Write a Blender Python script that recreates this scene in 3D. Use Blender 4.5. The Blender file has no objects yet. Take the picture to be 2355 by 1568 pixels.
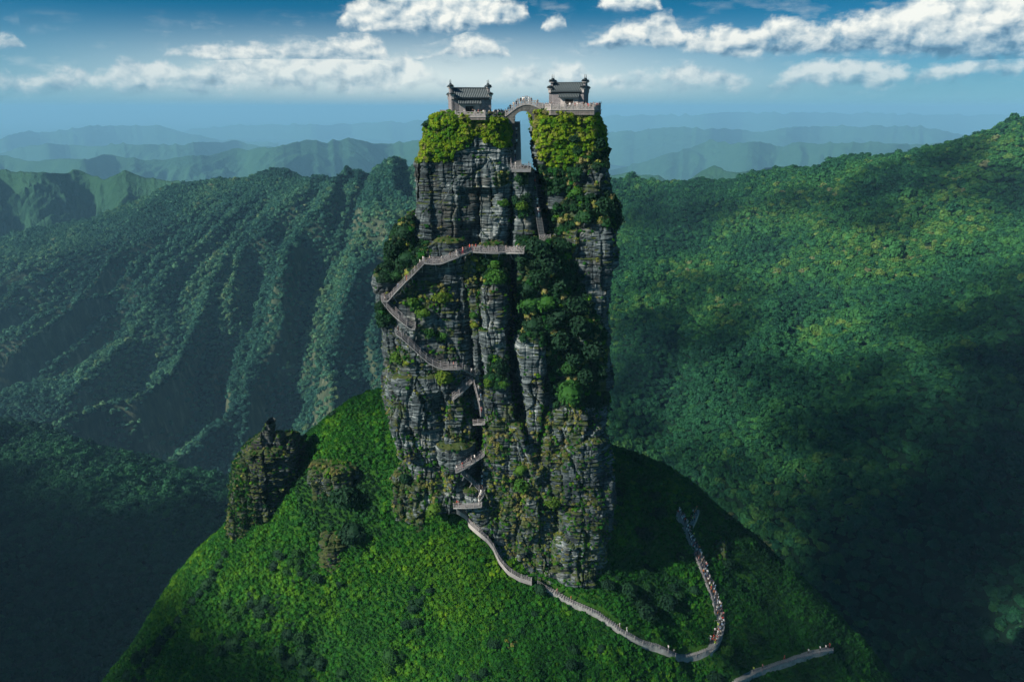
import bpy, bmesh, math, random
import numpy as np
from mathutils import Vector, Matrix
from mathutils.bvhtree import BVHTree

random.seed(7)
RNG = np.random.default_rng(11)
SC = bpy.context.scene
COL = SC.collection

# ------------------------------------------------------------------ camera
F = 1700.0 / 2354.0            # focal length in image widths
PITCH = math.atan((784 - 247) / 1700.0)
CP, SP = math.cos(PITCH), math.sin(PITCH)
cam_d = bpy.data.cameras.new('camera')
cam_d.sensor_width = 36.0
cam_d.lens = 36.0 * F
cam_d.clip_start = 0.5
cam_d.clip_end = 260000.0
cam = bpy.data.objects.new('camera', cam_d)
cam.location = (0, 0, 0)
cam.rotation_euler = (math.pi / 2 - PITCH, 0, 0)
COL.objects.link(cam)
SC.camera = cam

def ray(u, v):
    """direction (depth 1) through a point of the photograph (2354 wide)"""
    u = np.asarray(u, float); v = np.asarray(v, float)
    yc = (784 - v) / 1700.0
    return np.stack([(u - 1177) / 1700.0 + 0 * yc, CP + yc * SP, -SP + yc * CP], -1)

def at_t(u, v, t):
    return ray(u, v) * np.asarray(t, float)[..., None]

def at_y(u, v, Y):
    d = ray(u, v)
    return d * (np.asarray(Y, float) / d[..., 1])[..., None]

def proj(P):
    P = np.asarray(P, float)
    depth = P[..., 1] * CP - P[..., 2] * SP
    up = P[..., 1] * SP + P[..., 2] * CP
    depth = np.where(np.abs(depth) < 1e-6, 1e-6, depth)
    return 1177 + 1700 * P[..., 0] / depth, 784 - 1700 * up / depth

# ------------------------------------------------------------------ sun, sky
SUN = Vector((-0.76, -0.37, 0.54)).normalized()
sun_el = math.asin(SUN.z)
sun_az = math.atan2(SUN.x, SUN.y)
ld = bpy.data.lights.new('sun', 'SUN')
ld.energy = 5.0
ld.angle = math.radians(0.6)
ld.color = (1.0, 0.93, 0.80)
lo = bpy.data.objects.new('sun', ld)
lo.rotation_euler = SUN.to_track_quat('Z', 'Y').to_euler()
lo.location = (-200, 0, 400)
COL.objects.link(lo)

vs = SC.view_settings
SC.display_settings.display_device = 'sRGB'
vs.view_transform = 'Standard'
vs.look = 'None'
vs.exposure = 0.50
vs.gamma = 1.0
vs.use_curve_mapping = False
cy = SC.cycles
cy.use_denoising = True
try:
    cy.denoiser = 'OPENIMAGEDENOISE'
    cy.denoising_input_passes = 'RGB_ALBEDO_NORMAL'
except Exception:
    pass
cy.max_bounces = 5
cy.diffuse_bounces = 2
cy.glossy_bounces = 1
cy.transmission_bounces = 2
cy.volume_bounces = 1
cy.transparent_max_bounces = 24
cy.caustics_reflective = False
cy.caustics_refractive = False

class NT:
    """tiny helper for node trees"""
    def __init__(s, tree):
        s.t = tree; s.n = tree.nodes; s.l = tree.links
    def node(s, typ, **kw):
        n = s.n.new(typ)
        for k, v in kw.items():
            setattr(n, k, v)
        return n
    def put(s, sock, val):
        if isinstance(val, bpy.types.NodeSocket):
            s.l.new(val, sock)
        elif val is not None:
            if sock.type == 'RGBA' and not isinstance(val, (int, float)) and len(val) == 3:
                val = tuple(val) + (1,)
            sock.default_value = val
    def m(s, op, a, b=None, c=None, clamp=False):
        n = s.node('ShaderNodeMath', operation=op, use_clamp=clamp)
        s.put(n.inputs[0], a)
        if b is not None: s.put(n.inputs[1], b)
        if c is not None: s.put(n.inputs[2], c)
        return n.outputs[0]
    def mr(s, x, a, b, c=0.0, d=1.0, smooth=False):
        n = s.node('ShaderNodeMapRange')
        n.interpolation_type = 'SMOOTHSTEP' if smooth else 'LINEAR'
        s.put(n.inputs[0], x)
        for i, q in enumerate((a, b, c, d)):
            s.put(n.inputs[1 + i], q)
        return n.outputs[0]
    def mix(s, f, a, b):
        n = s.node('ShaderNodeMix', data_type='RGBA')
        s.put(n.inputs[0], f); s.put(n.inputs[6], a); s.put(n.inputs[7], b)
        return n.outputs[2]
    def mixf(s, f, a, b):
        n = s.node('ShaderNodeMix', data_type='FLOAT')
        s.put(n.inputs[0], f); s.put(n.inputs[2], a); s.put(n.inputs[3], b)
        return n.outputs[0]
    def noise(s, vec, scale, detail=3.0, rough=0.55, lac=2.0, out=0, dist=0.0):
        n = s.node('ShaderNodeTexNoise')
        s.put(n.inputs['Vector'], vec)
        n.inputs['Scale'].default_value = scale
        n.inputs['Detail'].default_value = detail
        n.inputs['Roughness'].default_value = rough
        n.inputs['Lacunarity'].default_value = lac
        n.inputs['Distortion'].default_value = dist
        return n.outputs[out]
    def vmul(s, vec, k):
        n = s.node('ShaderNodeVectorMath', operation='MULTIPLY')
        s.put(n.inputs[0], vec); n.inputs[1].default_value = k
        return n.outputs[0]
    def vadd(s, vec, k):
        n = s.node('ShaderNodeVectorMath', operation='ADD')
        s.put(n.inputs[0], vec); s.put(n.inputs[1], k)
        return n.outputs[0]
    def ramp(s, x, stops):
        n = s.node('ShaderNodeValToRGB')
        s.put(n.inputs[0], x)
        e = n.color_ramp.elements
        while len(e) < len(stops): e.new(0.5)
        for q, (p, c) in zip(e, stops):
            q.position = p; q.color = tuple(c) + (1,) if len(c) == 3 else c
        return n.outputs[0]
    def curve(s, x, pts):
        n = s.node('ShaderNodeFloatCurve')
        s.put(n.inputs['Value'], x)
        c = n.mapping.curves[0]
        n.mapping.use_clip = False
        pts = sorted(pts)
        while len(c.points) < len(pts): c.points.new(0.5, 0.5)
        for q, (px, py) in zip(c.points, pts):
            q.location = (px, py); q.handle_type = 'VECTOR'
        n.mapping.update()
        return n.outputs[0]

def make_world():
    w = bpy.data.worlds.new('World')
    SC.world = w
    w.use_nodes = True
    T = NT(w.node_tree)
    for n in list(T.n): T.n.remove(n)
    out = T.node('ShaderNodeOutputWorld')
    tc = T.node('ShaderNodeTexCoord')
    d = tc.outputs['Generated']
    sep = T.node('ShaderNodeSeparateXYZ'); T.put(sep.inputs[0], d)
    X, Y, Z = sep.outputs
    # the sky deepens quickly above the haze: the elevation is stretched a little
    sx = T.node('ShaderNodeCombineXYZ')
    T.put(sx.inputs[0], X); T.put(sx.inputs[1], Y)
    T.put(sx.inputs[2], T.m('MULTIPLY', Z, 2.6))
    nm = T.node('ShaderNodeVectorMath', operation='NORMALIZE'); T.put(nm.inputs[0], sx.outputs[0])
    sky = T.node('ShaderNodeTexSky')
    sky.sky_type = 'NISHITA'
    sky.sun_disc = False
    sky.sun_elevation = sun_el
    sky.sun_rotation = sun_az
    sky.altitude = 2300
    sky.air_density = 1.0
    sky.dust_density = 0.4
    sky.ozone_density = 3.0
    T.put(sky.inputs['Vector'], nm.outputs[0])
    skyc = T.node('ShaderNodeMix', data_type='RGBA', blend_type='MULTIPLY')
    skyc.inputs[0].default_value = 1.0
    T.put(skyc.inputs[6], sky.outputs[0]); T.put(skyc.inputs[7], SKY_TINT)
    el = T.m('ARCSINE', Z)
    az = T.m('ARCTAN2', X, Y)
    PER = math.radians(70)
    U = T.m('FRACT', T.m('ADD', T.m('DIVIDE', az, PER), 0.5))
    ES = 0.16
    E = T.m('DIVIDE', el, ES)
    def cp(u, v):
        r = ray(u, v); r = r / np.linalg.norm(r)
        return (math.atan2(r[0], r[1]) / PER + 0.5, math.asin(r[2]) / ES)
    def row(tops, base):
        tp = [cp(*q) for q in tops]
        bp_ = [cp(*q) for q in base]
        def ext(pts):
            pts = sorted(pts)
            return [(0.0, pts[0][1])] + [p for p in pts if 0.001 < p[0] < 0.999] + [(1.0, pts[0][1])]
        return T.curve(U, ext(tp)), T.curve(U, ext(bp_))
    R1 = row([(-60, 150), (20, 158), (90, 165), (150, 152), (240, 158), (272, 132), (330, 150), (400, 140), (480, 140),
              (560, 125), (660, 120), (760, 118), (850, 120), (935, 122), (985, 165), (1040, 190), (1130, 190), (1165, 155),
              (1220, 142), (1330, 145), (1370, 170), (1460, 168), (1530, 155), (1600, 148), (1680, 158), (1735, 170), (1755, 200),
              (1780, 185), (1830, 158), (1880, 138), (1960, 142), (2050, 150), (2110, 160), (2200, 150), (2354, 132), (2420, 150)],
             [(-60, 216), (400, 214), (940, 212), (1000, 205), (1160, 204), (1740, 206), (1752, 207), (2100, 205), (2200, 178), (2420, 165)])
    R2 = row([(-60, 92), (0, 82), (30, 82), (56, 106), (85, 160), (360, 175), (382, 112), (440, 108), (500, 98), (580, 96), (640, 95), (700, 92), (770, 82),
              (840, 78), (885, 92), (905, 140), (985, 130), (1030, 98), (1070, 72), (1120, 80), (1168, 110), (1190, 160), (1232, 110), (1246, 58),
              (1270, 34), (1300, 48), (1316, 110), (1325, 150),
              (1345, 100), (1400, 62), (1460, 48), (1520, 28), (1548, 24), (1566, 66), (1620, 62), (1680, 55), (1720, 66), (1760, 40),
              (1810, 42), (1850, 60), (1890, 52), (1930, 34), (1990, 34), (2040, 12), (2130, -10), (2250, -25), (2420, -30)],
             [(-60, 112), (60, 110), (375, 130), (500, 142), (890, 150), (985, 135), (1175, 136), (1236, 68), (1310, 66), (1335, 112), (1560, 112),
              (1600, 122), (1700, 135), (1830, 126), (2000, 130), (2150, 134), (2420, 138)])
    R3 = row([(-60, 110), (400, 105),
              (750, 120), (775, 40), (800, 8), (840, -10), (950, -30), (1100, -30), (1140, -14), (1185, -6), (1212, 8), (1240, 90), (1340, 85),
              (1368, 12), (1400, -30), (1500, -25), (1516, 4), (1545, 85), (2420, 95)],
             [(-60, 40), (290, 32), (575, 56), (650, 52), (765, 66), (900, 80), (1060, 78), (1220, 50), (1365, 28), (1525, 26), (2420, 26)])
    def m_of(R, s, bk=0.6):
        a = T.m('DIVIDE', T.m('SUBTRACT', R[0], E), s)
        b = T.m('DIVIDE', T.m('SUBTRACT', E, R[1]), s * bk)
        return T.m('SMOOTH_MIN', a, b, 0.25)
    def g_of(R):
        return T.m('DIVIDE', T.m('SUBTRACT', E, R[1]), T.m('MAXIMUM', T.m('SUBTRACT', R[0], R[1]), 0.02))
    pv = T.node('ShaderNodeCombineXYZ')
    T.put(pv.inputs[0], T.m('MULTIPLY', az, 1.0)); T.put(pv.inputs[1], T.m('MULTIPLY', el, 1.35))
    P0 = pv.outputs[0]
    wn = T.noise(P0, 26, 2, 0.5, out=1)
    wv = T.node('ShaderNodeVectorMath', operation='MULTIPLY_ADD')
    T.put(wv.inputs[0], wn); wv.inputs[1].default_value = (0.016, 0.012, 0); T.put(wv.inputs[2], P0)
    P1 = wv.outputs[0]
    n0 = T.noise(P1, 24, 9, 0.60, 2.1)
    l0 = T.noise(P1, 27, 4, 0.5, 2.1)
    n1 = T.noise(T.vadd(P1, (-0.0065, 0.0085, 0)), 27, 4, 0.5, 2.1)
    wisp = T.noise(T.vmul(P0, (1, 2.2, 1)), 16, 6, 0.62)
    nn = T.m('MULTIPLY', T.m('SUBTRACT', n0, 0.5), 3.7)
    m1, m2, m3 = m_of(R1, 0.085, 1.3), m_of(R2, 0.085), m_of(R3, 0.085, .8)
    g1, g2, g3 = g_of(R1), g_of(R2), g_of(R3)
    s2 = T.m('GREATER_THAN', m2, m1)
    mA, gA = T.m('MAXIMUM', m1, m2), T.mixf(s2, g1, g2)
    s3 = T.m('GREATER_THAN', m3, mA)
    M, g = T.m('MAXIMUM', mA, m3), T.mixf(s3, gA, g3)
    thick = T.mixf(s2, T.m('SUBTRACT', R1[0], R1[1]), T.m('SUBTRACT', R2[0], R2[1]))
    D = T.m('ADD', T.m('MINIMUM', M, 1.15), nn)
    alpha = T.mr(D, -0.22, 0.82, smooth=True)
    # lit from the upper left: density falls off towards the light -> bright
    lit = T.m('ADD', T.m('MULTIPLY', T.m('SUBTRACT', l0, n1), 2.6), T.m('MULTIPLY', T.m('SUBTRACT', n0, 0.5), 0.5))
    body = T.mr(g, -0.1, 0.75, 0.0, 1.0, smooth=True)
    lum = T.m('ADD', T.m('ADD', T.m('MULTIPLY', body, 0.52), 0.36), lit)
    # heavy clouds have darker undersides
    heavy = T.mr(thick, 0.30, 0.72, 0.0, 0.42)
    lum = T.m('SUBTRACT', lum, T.m('MULTIPLY', heavy, T.mr(g, 0.0, 0.75, 1.0, 0.1)))
    lum = T.m('MINIMUM', T.m('MAXIMUM', lum, 0.08), 1.0)
    ccol = T.ramp(lum, [(0.0, (0.035, 0.095, 0.17)), (0.30, (0.15, 0.25, 0.34)), (0.62, (0.40, 0.47, 0.50)), (1.0, (0.69, 0.70, 0.655))])
    # pale haze low on the sky, brightest towards the middle of the view
    hz = T.mr(E, 0.04, 0.74, 1.0, 0.0, smooth=True)
    warm = T.mr(T.m('ABSOLUTE', T.m('ADD', az, 0.10)), 0.0, 0.62, 1.0, 0.0, smooth=True)
    up_ = T.mr(E, 0.0, 0.24, 0.0, 1.0, smooth=True)
    hcol = T.mix(warm, T.mix(up_, HORIZON_SIDE, (0.15, 0.29, 0.37)), T.mix(up_, HORIZON_MID, (0.64, 0.68, 0.64)))
    hfac = T.m('MULTIPLY', hz, T.mixf(warm, 0.86, 0.97))
    bgs = T.node('ShaderNodeBackground'); T.put(bgs.inputs[0], skyc.outputs[2]); bgs.inputs[1].default_value = SKY_STRENGTH
    bgh = T.node('ShaderNodeBackground'); T.put(bgh.inputs[0], hcol); bgh.inputs[1].default_value = 1.0
    bgc = T.node('ShaderNodeBackground'); T.put(bgc.inputs[0], ccol); bgc.inputs[1].default_value = 1.0
    x1 = T.node('ShaderNodeMixShader'); T.put(x1.inputs[0], hfac); T.l.new(bgs.outputs[0], x1.inputs[1]); T.l.new(bgh.outputs[0], x1.inputs[2])
    # wisps of thin cloud around the heaps
    wa = T.m('MULTIPLY', T.mr(wisp, 0.52, 0.80), T.mr(T.m('ADD', M, 0.0), -3.0, 0.0, 0.0, 0.55))
    A = T.m('MAXIMUM', alpha, wa)
    low = T.mr(E, 0.20, 0.55, 0.55, 1.0)
    x2 = T.node('ShaderNodeMixShader'); T.put(x2.inputs[0], T.m('MULTIPLY', A, low)); T.l.new(x1.outputs[0], x2.inputs[1]); T.l.new(bgc.outputs[0], x2.inputs[2])
    T.l.new(x2.outputs[0], out.inputs[0])
    try:
        w.cycles.sampling_method = 'MANUAL'; w.cycles.sample_map_resolution = 512
    except Exception:
        pass
SKY_TINT = (0.10, 0.93, 1.02)
SKY_STRENGTH = 0.058
HORIZON_SIDE, HORIZON_MID = (0.165, 0.31, 0.39), (0.24, 0.36, 0.40)
make_world()

# ------------------------------------------------------------------ numeric helpers
def _hash(ix, iy, iz, seed):
    h = (ix.astype(np.uint32) * np.uint32(374761393) + iy.astype(np.uint32) * np.uint32(668265263)
         + iz.astype(np.uint32) * np.uint32(2147483647) + np.uint32((seed * 974634541 + 12345) & 0xffffffff))
    h = (h ^ (h >> np.uint32(13))) * np.uint32(1274126177)
    h ^= h >> np.uint32(16)
    h = h * np.uint32(2246822519)
    h ^= h >> np.uint32(15)
    return h.astype(np.float32) * np.float32(2.0 / 4294967295.0) - np.float32(1.0)

def vnoise(P, seed=0):
    P = np.asarray(P, np.float32)
    i = np.floor(P).astype(np.int64)
    f = P - i
    f = f * f * (3 - 2 * f)
    r = 0
    for dx in (0, 1):
        wx = f[..., 0] if dx else 1 - f[..., 0]
        for dy in (0, 1):
            wy = f[..., 1] if dy else 1 - f[..., 1]
            for dz in (0, 1):
                wz = f[..., 2] if dz else 1 - f[..., 2]
                r = r + wx * wy * wz * _hash(i[..., 0] + dx, i[..., 1] + dy, i[..., 2] + dz, seed)
    return r

def fbm(P, octaves=4, seed=0, gain=0.5, ridged=False):
    P = np.asarray(P, np.float32)
    s, a, tot = 0, 1.0, 0.0
    for o in range(octaves):
        n = vnoise(P * (2.03 ** o) + 17.3 * o, seed + o)
        if ridged: n = 1 - 2 * np.abs(n)
        s = s + a * n; tot += a; a *= gain
    return s / tot

def p3(x, y, z=0.0):
    x = np.asarray(x, np.float32)
    return np.stack([x, np.asarray(y, np.float32) + 0 * x, np.asarray(z, np.float32) + 0 * x], -1)

class TPS:
    """smooth height surface through scattered points"""
    def __init__(s, P, smooth=0.0):
        P = np.asarray(P, float)
        s.c = P[:, :2].mean(0); s.k = P[:, :2].std()
        q = (P[:, :2] - s.c) / s.k
        n = len(q)
        A = s.phi(np.linalg.norm(q[:, None] - q[None], axis=-1)) + np.eye(n) * smooth
        B = np.hstack([np.ones((n, 1)), q])
        M = np.block([[A, B], [B.T, np.zeros((3, 3))]])
        w = np.linalg.solve(M + 1e-9 * np.eye(n + 3), np.concatenate([P[:, 2], np.zeros(3)]))
        s.q, s.w, s.b = q, w[:n], w[n:]
    @staticmethod
    def phi(r):
        return np.where(r > 1e-9, r * r * np.log(np.maximum(r, 1e-9)), 0.0)
    def __call__(s, x, y):
        x = np.asarray(x, float); sh = x.shape
        q = (np.stack([x.ravel(), np.asarray(y, float).ravel()], -1) - s.c) / s.k
        out = np.empty(len(q))
        for i in range(0, len(q), 20000):
            k = q[i:i + 20000]
            out[i:i + 20000] = s.phi(np.linalg.norm(k[:, None] - s.q[None], axis=-1)) @ s.w + s.b[0] + k @ s.b[1:]
        return out.reshape(sh)

def mesh_np(name, V, Fq, mats=(), smooth=True, fmat=None):
    V = np.asarray(V, np.float32).reshape(-1, 3)
    Fq = np.asarray(Fq, np.int32)
    me = bpy.data.meshes.new(name)
    n, k = Fq.shape
    me.vertices.add(len(V)); me.vertices.foreach_set('co', V.ravel())
    me.loops.add(n * k); me.loops.foreach_set('vertex_index', Fq.ravel())
    me.polygons.add(n)
    me.polygons.foreach_set('loop_start', np.arange(0, n * k, k, dtype=np.int32))
    try:
        me.polygons.foreach_set('loop_total', np.full(n, k, np.int32))
    except Exception:
        pass
    for m in mats: me.materials.append(m)
    if fmat is not None: me.polygons.foreach_set('material_index', np.asarray(fmat, np.int32))
    me.polygons.foreach_set('use_smooth', np.full(n, smooth, bool))
    me.update(calc_edges=True)
    me.validate()
    return me

def grid_faces(nr, nc, wrap=False):
    r = np.arange(nr - 1)[:, None]
    c = np.arange(nc if wrap else nc - 1)[None]
    c2 = (c + 1) % nc
    return np.stack([r * nc + c, r * nc + c2, (r + 1) * nc + c2, (r + 1) * nc + c], -1).reshape(-1, 4)

def link(name, me, parent=None):
    o = bpy.data.objects.new(name, me)
    COL.objects.link(o)
    if parent is not None: o.parent = parent
    return o

def tag(o, label=None, cat=None, group=None, kind=None):
    if label: o['label'] = label
    if cat: o['category'] = cat
    if group: o['group'] = group
    if kind: o['kind'] = kind
    return o

def empty(name, loc=(0, 0, 0), rz=0.0):
    o = bpy.data.objects.new(name, None)
    o.location = loc; o.rotation_euler = (0, 0, rz)
    o.empty_display_size = 0.3
    COL.objects.link(o)
    return o

def in_poly(poly, u, v):
    u = np.asarray(u); v = np.asarray(v)
    r = np.zeros(u.shape, bool)
    n = len(poly)
    for i in range(n):
        x1, y1 = poly[i]; x2, y2 = poly[(i + 1) % n]
        if y1 == y2: continue
        c = ((y1 > v) != (y2 > v)) & (u < (x2 - x1) * (v - y1) / (y2 - y1) + x1)
        r ^= c
    return r

# ------------------------------------------------------------------ materials
def new_mat(name):
    m = bpy.data.materials.new(name); m.use_nodes = True
    T = NT(m.node_tree)
    for n in list(T.n): T.n.remove(n)
    T.out = T.node('ShaderNodeOutputMaterial')
    return m, T

def principled(T, col, rough=0.8, spec=0.3, normal=None):
    b = T.node('ShaderNodeBsdfPrincipled')
    T.put(b.inputs['Base Color'], col); T.put(b.inputs['Roughness'], rough)
    b.inputs['Specular IOR Level'].default_value = spec
    if normal is not None: T.l.new(normal, b.inputs['Normal'])
    return b

def bump(T, h, strength=0.5, dist=0.1):
    n = T.node('ShaderNodeBump'); n.inputs['Strength'].default_value = strength; n.inputs['Distance'].default_value = dist
    T.put(n.inputs['Height'], h)
    return n.outputs[0]

def geo_pos(T):
    return T.node('ShaderNodeNewGeometry').outputs['Position']

def foliage_mat(name, stops, source='attr', trans=0.35, vary=0.35, pos_scale=0.12):
    """leaves: colour from a tint per plant (attribute of the scattered point or the object's own random value)"""
    m, T = new_mat(name)
    if source == 'attr':
        a = T.node('ShaderNodeAttribute', attribute_type='INSTANCER', attribute_name='tint').outputs['Fac']
    else:
        oi = T.node('ShaderNodeObjectInfo')
        a = oi.outputs['Alpha']
    pos = geo_pos(T)
    n = T.noise(pos, pos_scale * 6, 3, 0.6)
    f = T.m('ADD', a, T.m('MULTIPLY', T.m('SUBTRACT', n, 0.5), vary), clamp=True)
    col = T.ramp(f, stops)
    b = principled(T, col, 0.75, 0.25)
    tr = T.node('ShaderNodeBsdfTranslucent')
    T.put(tr.inputs[0], col)
    mx = T.node('ShaderNodeMixShader'); mx.inputs[0].default_value = trans
    T.l.new(b.outputs[0], mx.inputs[1]); T.l.new(tr.outputs[0], mx.inputs[2])
    T.l.new(mx.outputs[0], T.out.inputs[0])
    return m

LEAF_STOPS = [(0.0, (0.008, 0.034, 0.016)), (0.3, (0.011, 0.066, 0.018)), (0.55, (0.019, 0.145, 0.009)),
              (0.75, (0.100, 0.25, 0.006)), (0.9, (0.27, 0.37, 0.010)), (1.0, (0.25, 0.23, 0.09))]
FOREST_STOPS = [(0.0, (0.005, 0.045, 0.027)), (0.4, (0.016, 0.105, 0.042)), (0.7, (0.045, 0.175, 0.040)),
                (0.9, (0.13, 0.23, 0.045)), (1.0, (0.20, 0.22, 0.11))]
M_scatter = foliage_mat('leaf_scatter', LEAF_STOPS, 'attr')
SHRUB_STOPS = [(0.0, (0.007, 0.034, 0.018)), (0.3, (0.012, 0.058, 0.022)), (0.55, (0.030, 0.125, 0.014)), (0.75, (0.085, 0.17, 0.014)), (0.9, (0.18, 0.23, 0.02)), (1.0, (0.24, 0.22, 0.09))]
M_shrub = foliage_mat('shrub_leaf', SHRUB_STOPS, 'obj')
M_forest = foliage_mat('forest_leaf', FOREST_STOPS, 'attr', trans=0.25, vary=0.25, pos_scale=0.02)
FOREST_COOL = [(0.0, (0.010, 0.062, 0.050)), (0.4, (0.026, 0.125, 0.085)), (0.7, (0.075, 0.205, 0.100)), (0.9, (0.16, 0.25, 0.10)), (1.0, (0.19, 0.20, 0.12))]  # bluer leaf tones carry part of the distance haze in the colour
M_forest_cool = foliage_mat('forest_leaf_cool', FOREST_COOL, 'attr', trans=0.25, vary=0.25, pos_scale=0.02)
M_treecrown = foliage_mat('tree_leaf', FOREST_STOPS, 'obj', trans=0.25, vary=0.25, pos_scale=0.02)

def simple_mat(name, col, rough=0.8, spec=0.3, nscale=3.0, namp=0.25, bmp=0.0, bdist=0.03):
    m, T = new_mat(name)
    pos = T.node('ShaderNodeTexCoord').outputs['Object']
    n = T.noise(pos, nscale, 4, 0.6)
    f = T.mr(n, 0.25, 0.75, 1 - namp, 1 + namp)
    c = T.node('ShaderNodeMix', data_type='RGBA', blend_type='MULTIPLY'); c.inputs[0].default_value = 1
    T.put(c.inputs[6], col); T.put(c.inputs[7], f)
    b = principled(T, c.outputs[2], rough, spec, bump(T, n, bmp, bdist) if bmp else None)
    T.l.new(b.outputs[0], T.out.inputs[0])
    return m

M_bark = simple_mat('bark', (0.05, 0.04, 0.03), 0.9)

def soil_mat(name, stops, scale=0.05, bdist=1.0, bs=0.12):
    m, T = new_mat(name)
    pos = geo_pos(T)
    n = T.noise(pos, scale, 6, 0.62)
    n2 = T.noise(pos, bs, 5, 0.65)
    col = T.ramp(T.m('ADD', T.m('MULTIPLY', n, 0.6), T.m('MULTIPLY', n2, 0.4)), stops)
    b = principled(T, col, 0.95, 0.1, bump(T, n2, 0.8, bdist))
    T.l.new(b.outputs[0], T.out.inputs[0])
    return m

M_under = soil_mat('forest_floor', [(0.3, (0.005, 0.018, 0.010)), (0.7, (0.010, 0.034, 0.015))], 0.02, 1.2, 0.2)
def slope_mat(name):
    m, T = new_mat(name)
    pos = geo_pos(T)
    n = T.noise(pos, 0.03, 6, 0.65); n2 = T.noise(T.vmul(pos, (1, 1, .25)), 0.09, 5, 0.65)
    sp = T.node('ShaderNodeSeparateXYZ'); T.put(sp.inputs[0], T.node('ShaderNodeNewGeometry').outputs['Normal'])
    rk = T.mr(T.m('ADD', sp.outputs[2], T.m('MULTIPLY', T.m('SUBTRACT', n2, .5), .5)), 0.40, 0.58, 1.0, 0.0, smooth=True)
    c = T.mix(rk, T.ramp(n, [(.3, (0.005, 0.020, 0.012)), (.7, (0.012, 0.038, 0.020))]), T.ramp(n2, [(.3, (.022, .040, .024)), (.55, (.065, .085, .050)), (.78, (.22, .22, .16))]))
    b = principled(T, c, .95, .1, bump(T, n2, .8, 2.0)); T.l.new(b.outputs[0], T.out.inputs[0])
    return m
M_slope = slope_mat('mountain_slope')
M_meadow = soil_mat('meadow_ground', [(0.3, (0.012, 0.045, 0.010)), (0.55, (0.025, 0.085, 0.010)), (0.75, (0.06, 0.11, 0.014))], 0.06, 0.5, 0.7)
M_far = soil_mat('far_forest', [(0.35, (0.016, 0.060, 0.034)), (0.65, (0.034, 0.095, 0.045))], 0.006, 14.0, 0.045)

# ------------------------------------------------------------------ plants: leaf clusters
def leaf_quads(cent, nrm, size, rng, aspect=0.7):
    n = len(cent)
    t = rng.normal(size=(n, 3)); t -= (t * nrm).sum(1, keepdims=True) * nrm
    t /= np.linalg.norm(t, axis=1, keepdims=True) + 1e-9
    b = np.cross(nrm, t)
    s = np.asarray(size).reshape(-1, 1) * np.ones((n, 1))
    a, c = t * s, b * s * aspect
    fold = nrm * s * 0.25
    V = np.stack([cent - a, cent + c + fold, cent + a, cent - c + fold], 1).reshape(-1, 3)
    return V, np.arange(4 * n).reshape(-1, 4)

def dome(rng, n, R=1.0, flat=0.8, lobes=7, size=(0.12, 0.22), inner=0.62, zmin=-0.25):
    """an uneven crown: leaf faces on several lobes"""
    lc = []
    for k in range(lobes):
        a = rng.uniform(0, 2 * math.pi); e = rng.uniform(0.0, 1.0)
        rr = R * rng.uniform(0.35, 0.62)
        lc.append((rr * math.cos(a) * math.sqrt(1 - e * e * .8), rr * math.sin(a) * math.sqrt(1 - e * e * .8), R * flat * (0.15 + 0.55 * e), R * rng.uniform(0.34, 0.52)))
    lc = np.array(lc)
    k = rng.integers(0, lobes, n)
    d = rng.normal(size=(n, 3)); d /= np.linalg.norm(d, axis=1, keepdims=True)
    d[:, 2] = np.where(d[:, 2] < zmin, -d[:, 2], d[:, 2])
    r = lc[k, 3] * rng.uniform(inner, 1.08, n)
    c = lc[k, :3] + d * r[:, None]
    nr = d + rng.normal(size=(n, 3)) * 0.45 + np.array([0, 0, 0.25])
    nr /= np.linalg.norm(nr, axis=1, keepdims=True)
    return leaf_quads(c, nr, rng.uniform(size[0], size[1], n), rng)

def ico(R, cz, flat, rng):
    bm = bmesh.new()
    bmesh.ops.create_icosphere(bm, subdivisions=2, radius=R)
    V = np.array([v.co[:] for v in bm.verts]); Ft = np.array([[l.index for l in f.verts] for f in bm.faces])
    bm.free()
    V = V * (1 + 0.18 * vnoise(V * 2.0, int(rng.integers(1000)))[:, None])
    V[:, 2] = V[:, 2] * flat + cz
    return V, np.hstack([Ft, Ft[:, 2:3]])

def plant_mesh(name, parts, mats, fm=None):
    V, Fq, M, o = [], [], [], 0
    for i, (v, f) in enumerate(parts):
        V.append(v); Fq.append(f + o); o += len(v)
        M.append(np.full(len(f), fm[i] if fm else 0))
    Fq = np.vstack(Fq)
    tri = Fq[:, 2] == Fq[:, 3]
    me = bpy.data.meshes.new(name)
    Vv = np.vstack(V)
    me.from_pydata(Vv.tolist(), [], [f[:3].tolist() if t else f.tolist() for f, t in zip(Fq, tri)])
    for m in mats: me.materials.append(m)
    me.polygons.foreach_set('material_index', np.concatenate(M).astype(np.int32))
    me.update()
    return me

def crown_proto(name, seed, n, mat, lobes=8, flat=0.85, size=(0.14, 0.26)):
    rng = np.random.default_rng(seed)
    q = dome(rng, n, 1.0, flat, lobes, size)
    return plant_mesh(name, [q, ico(0.62, 0.32, 0.7, rng)], [mat])

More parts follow.
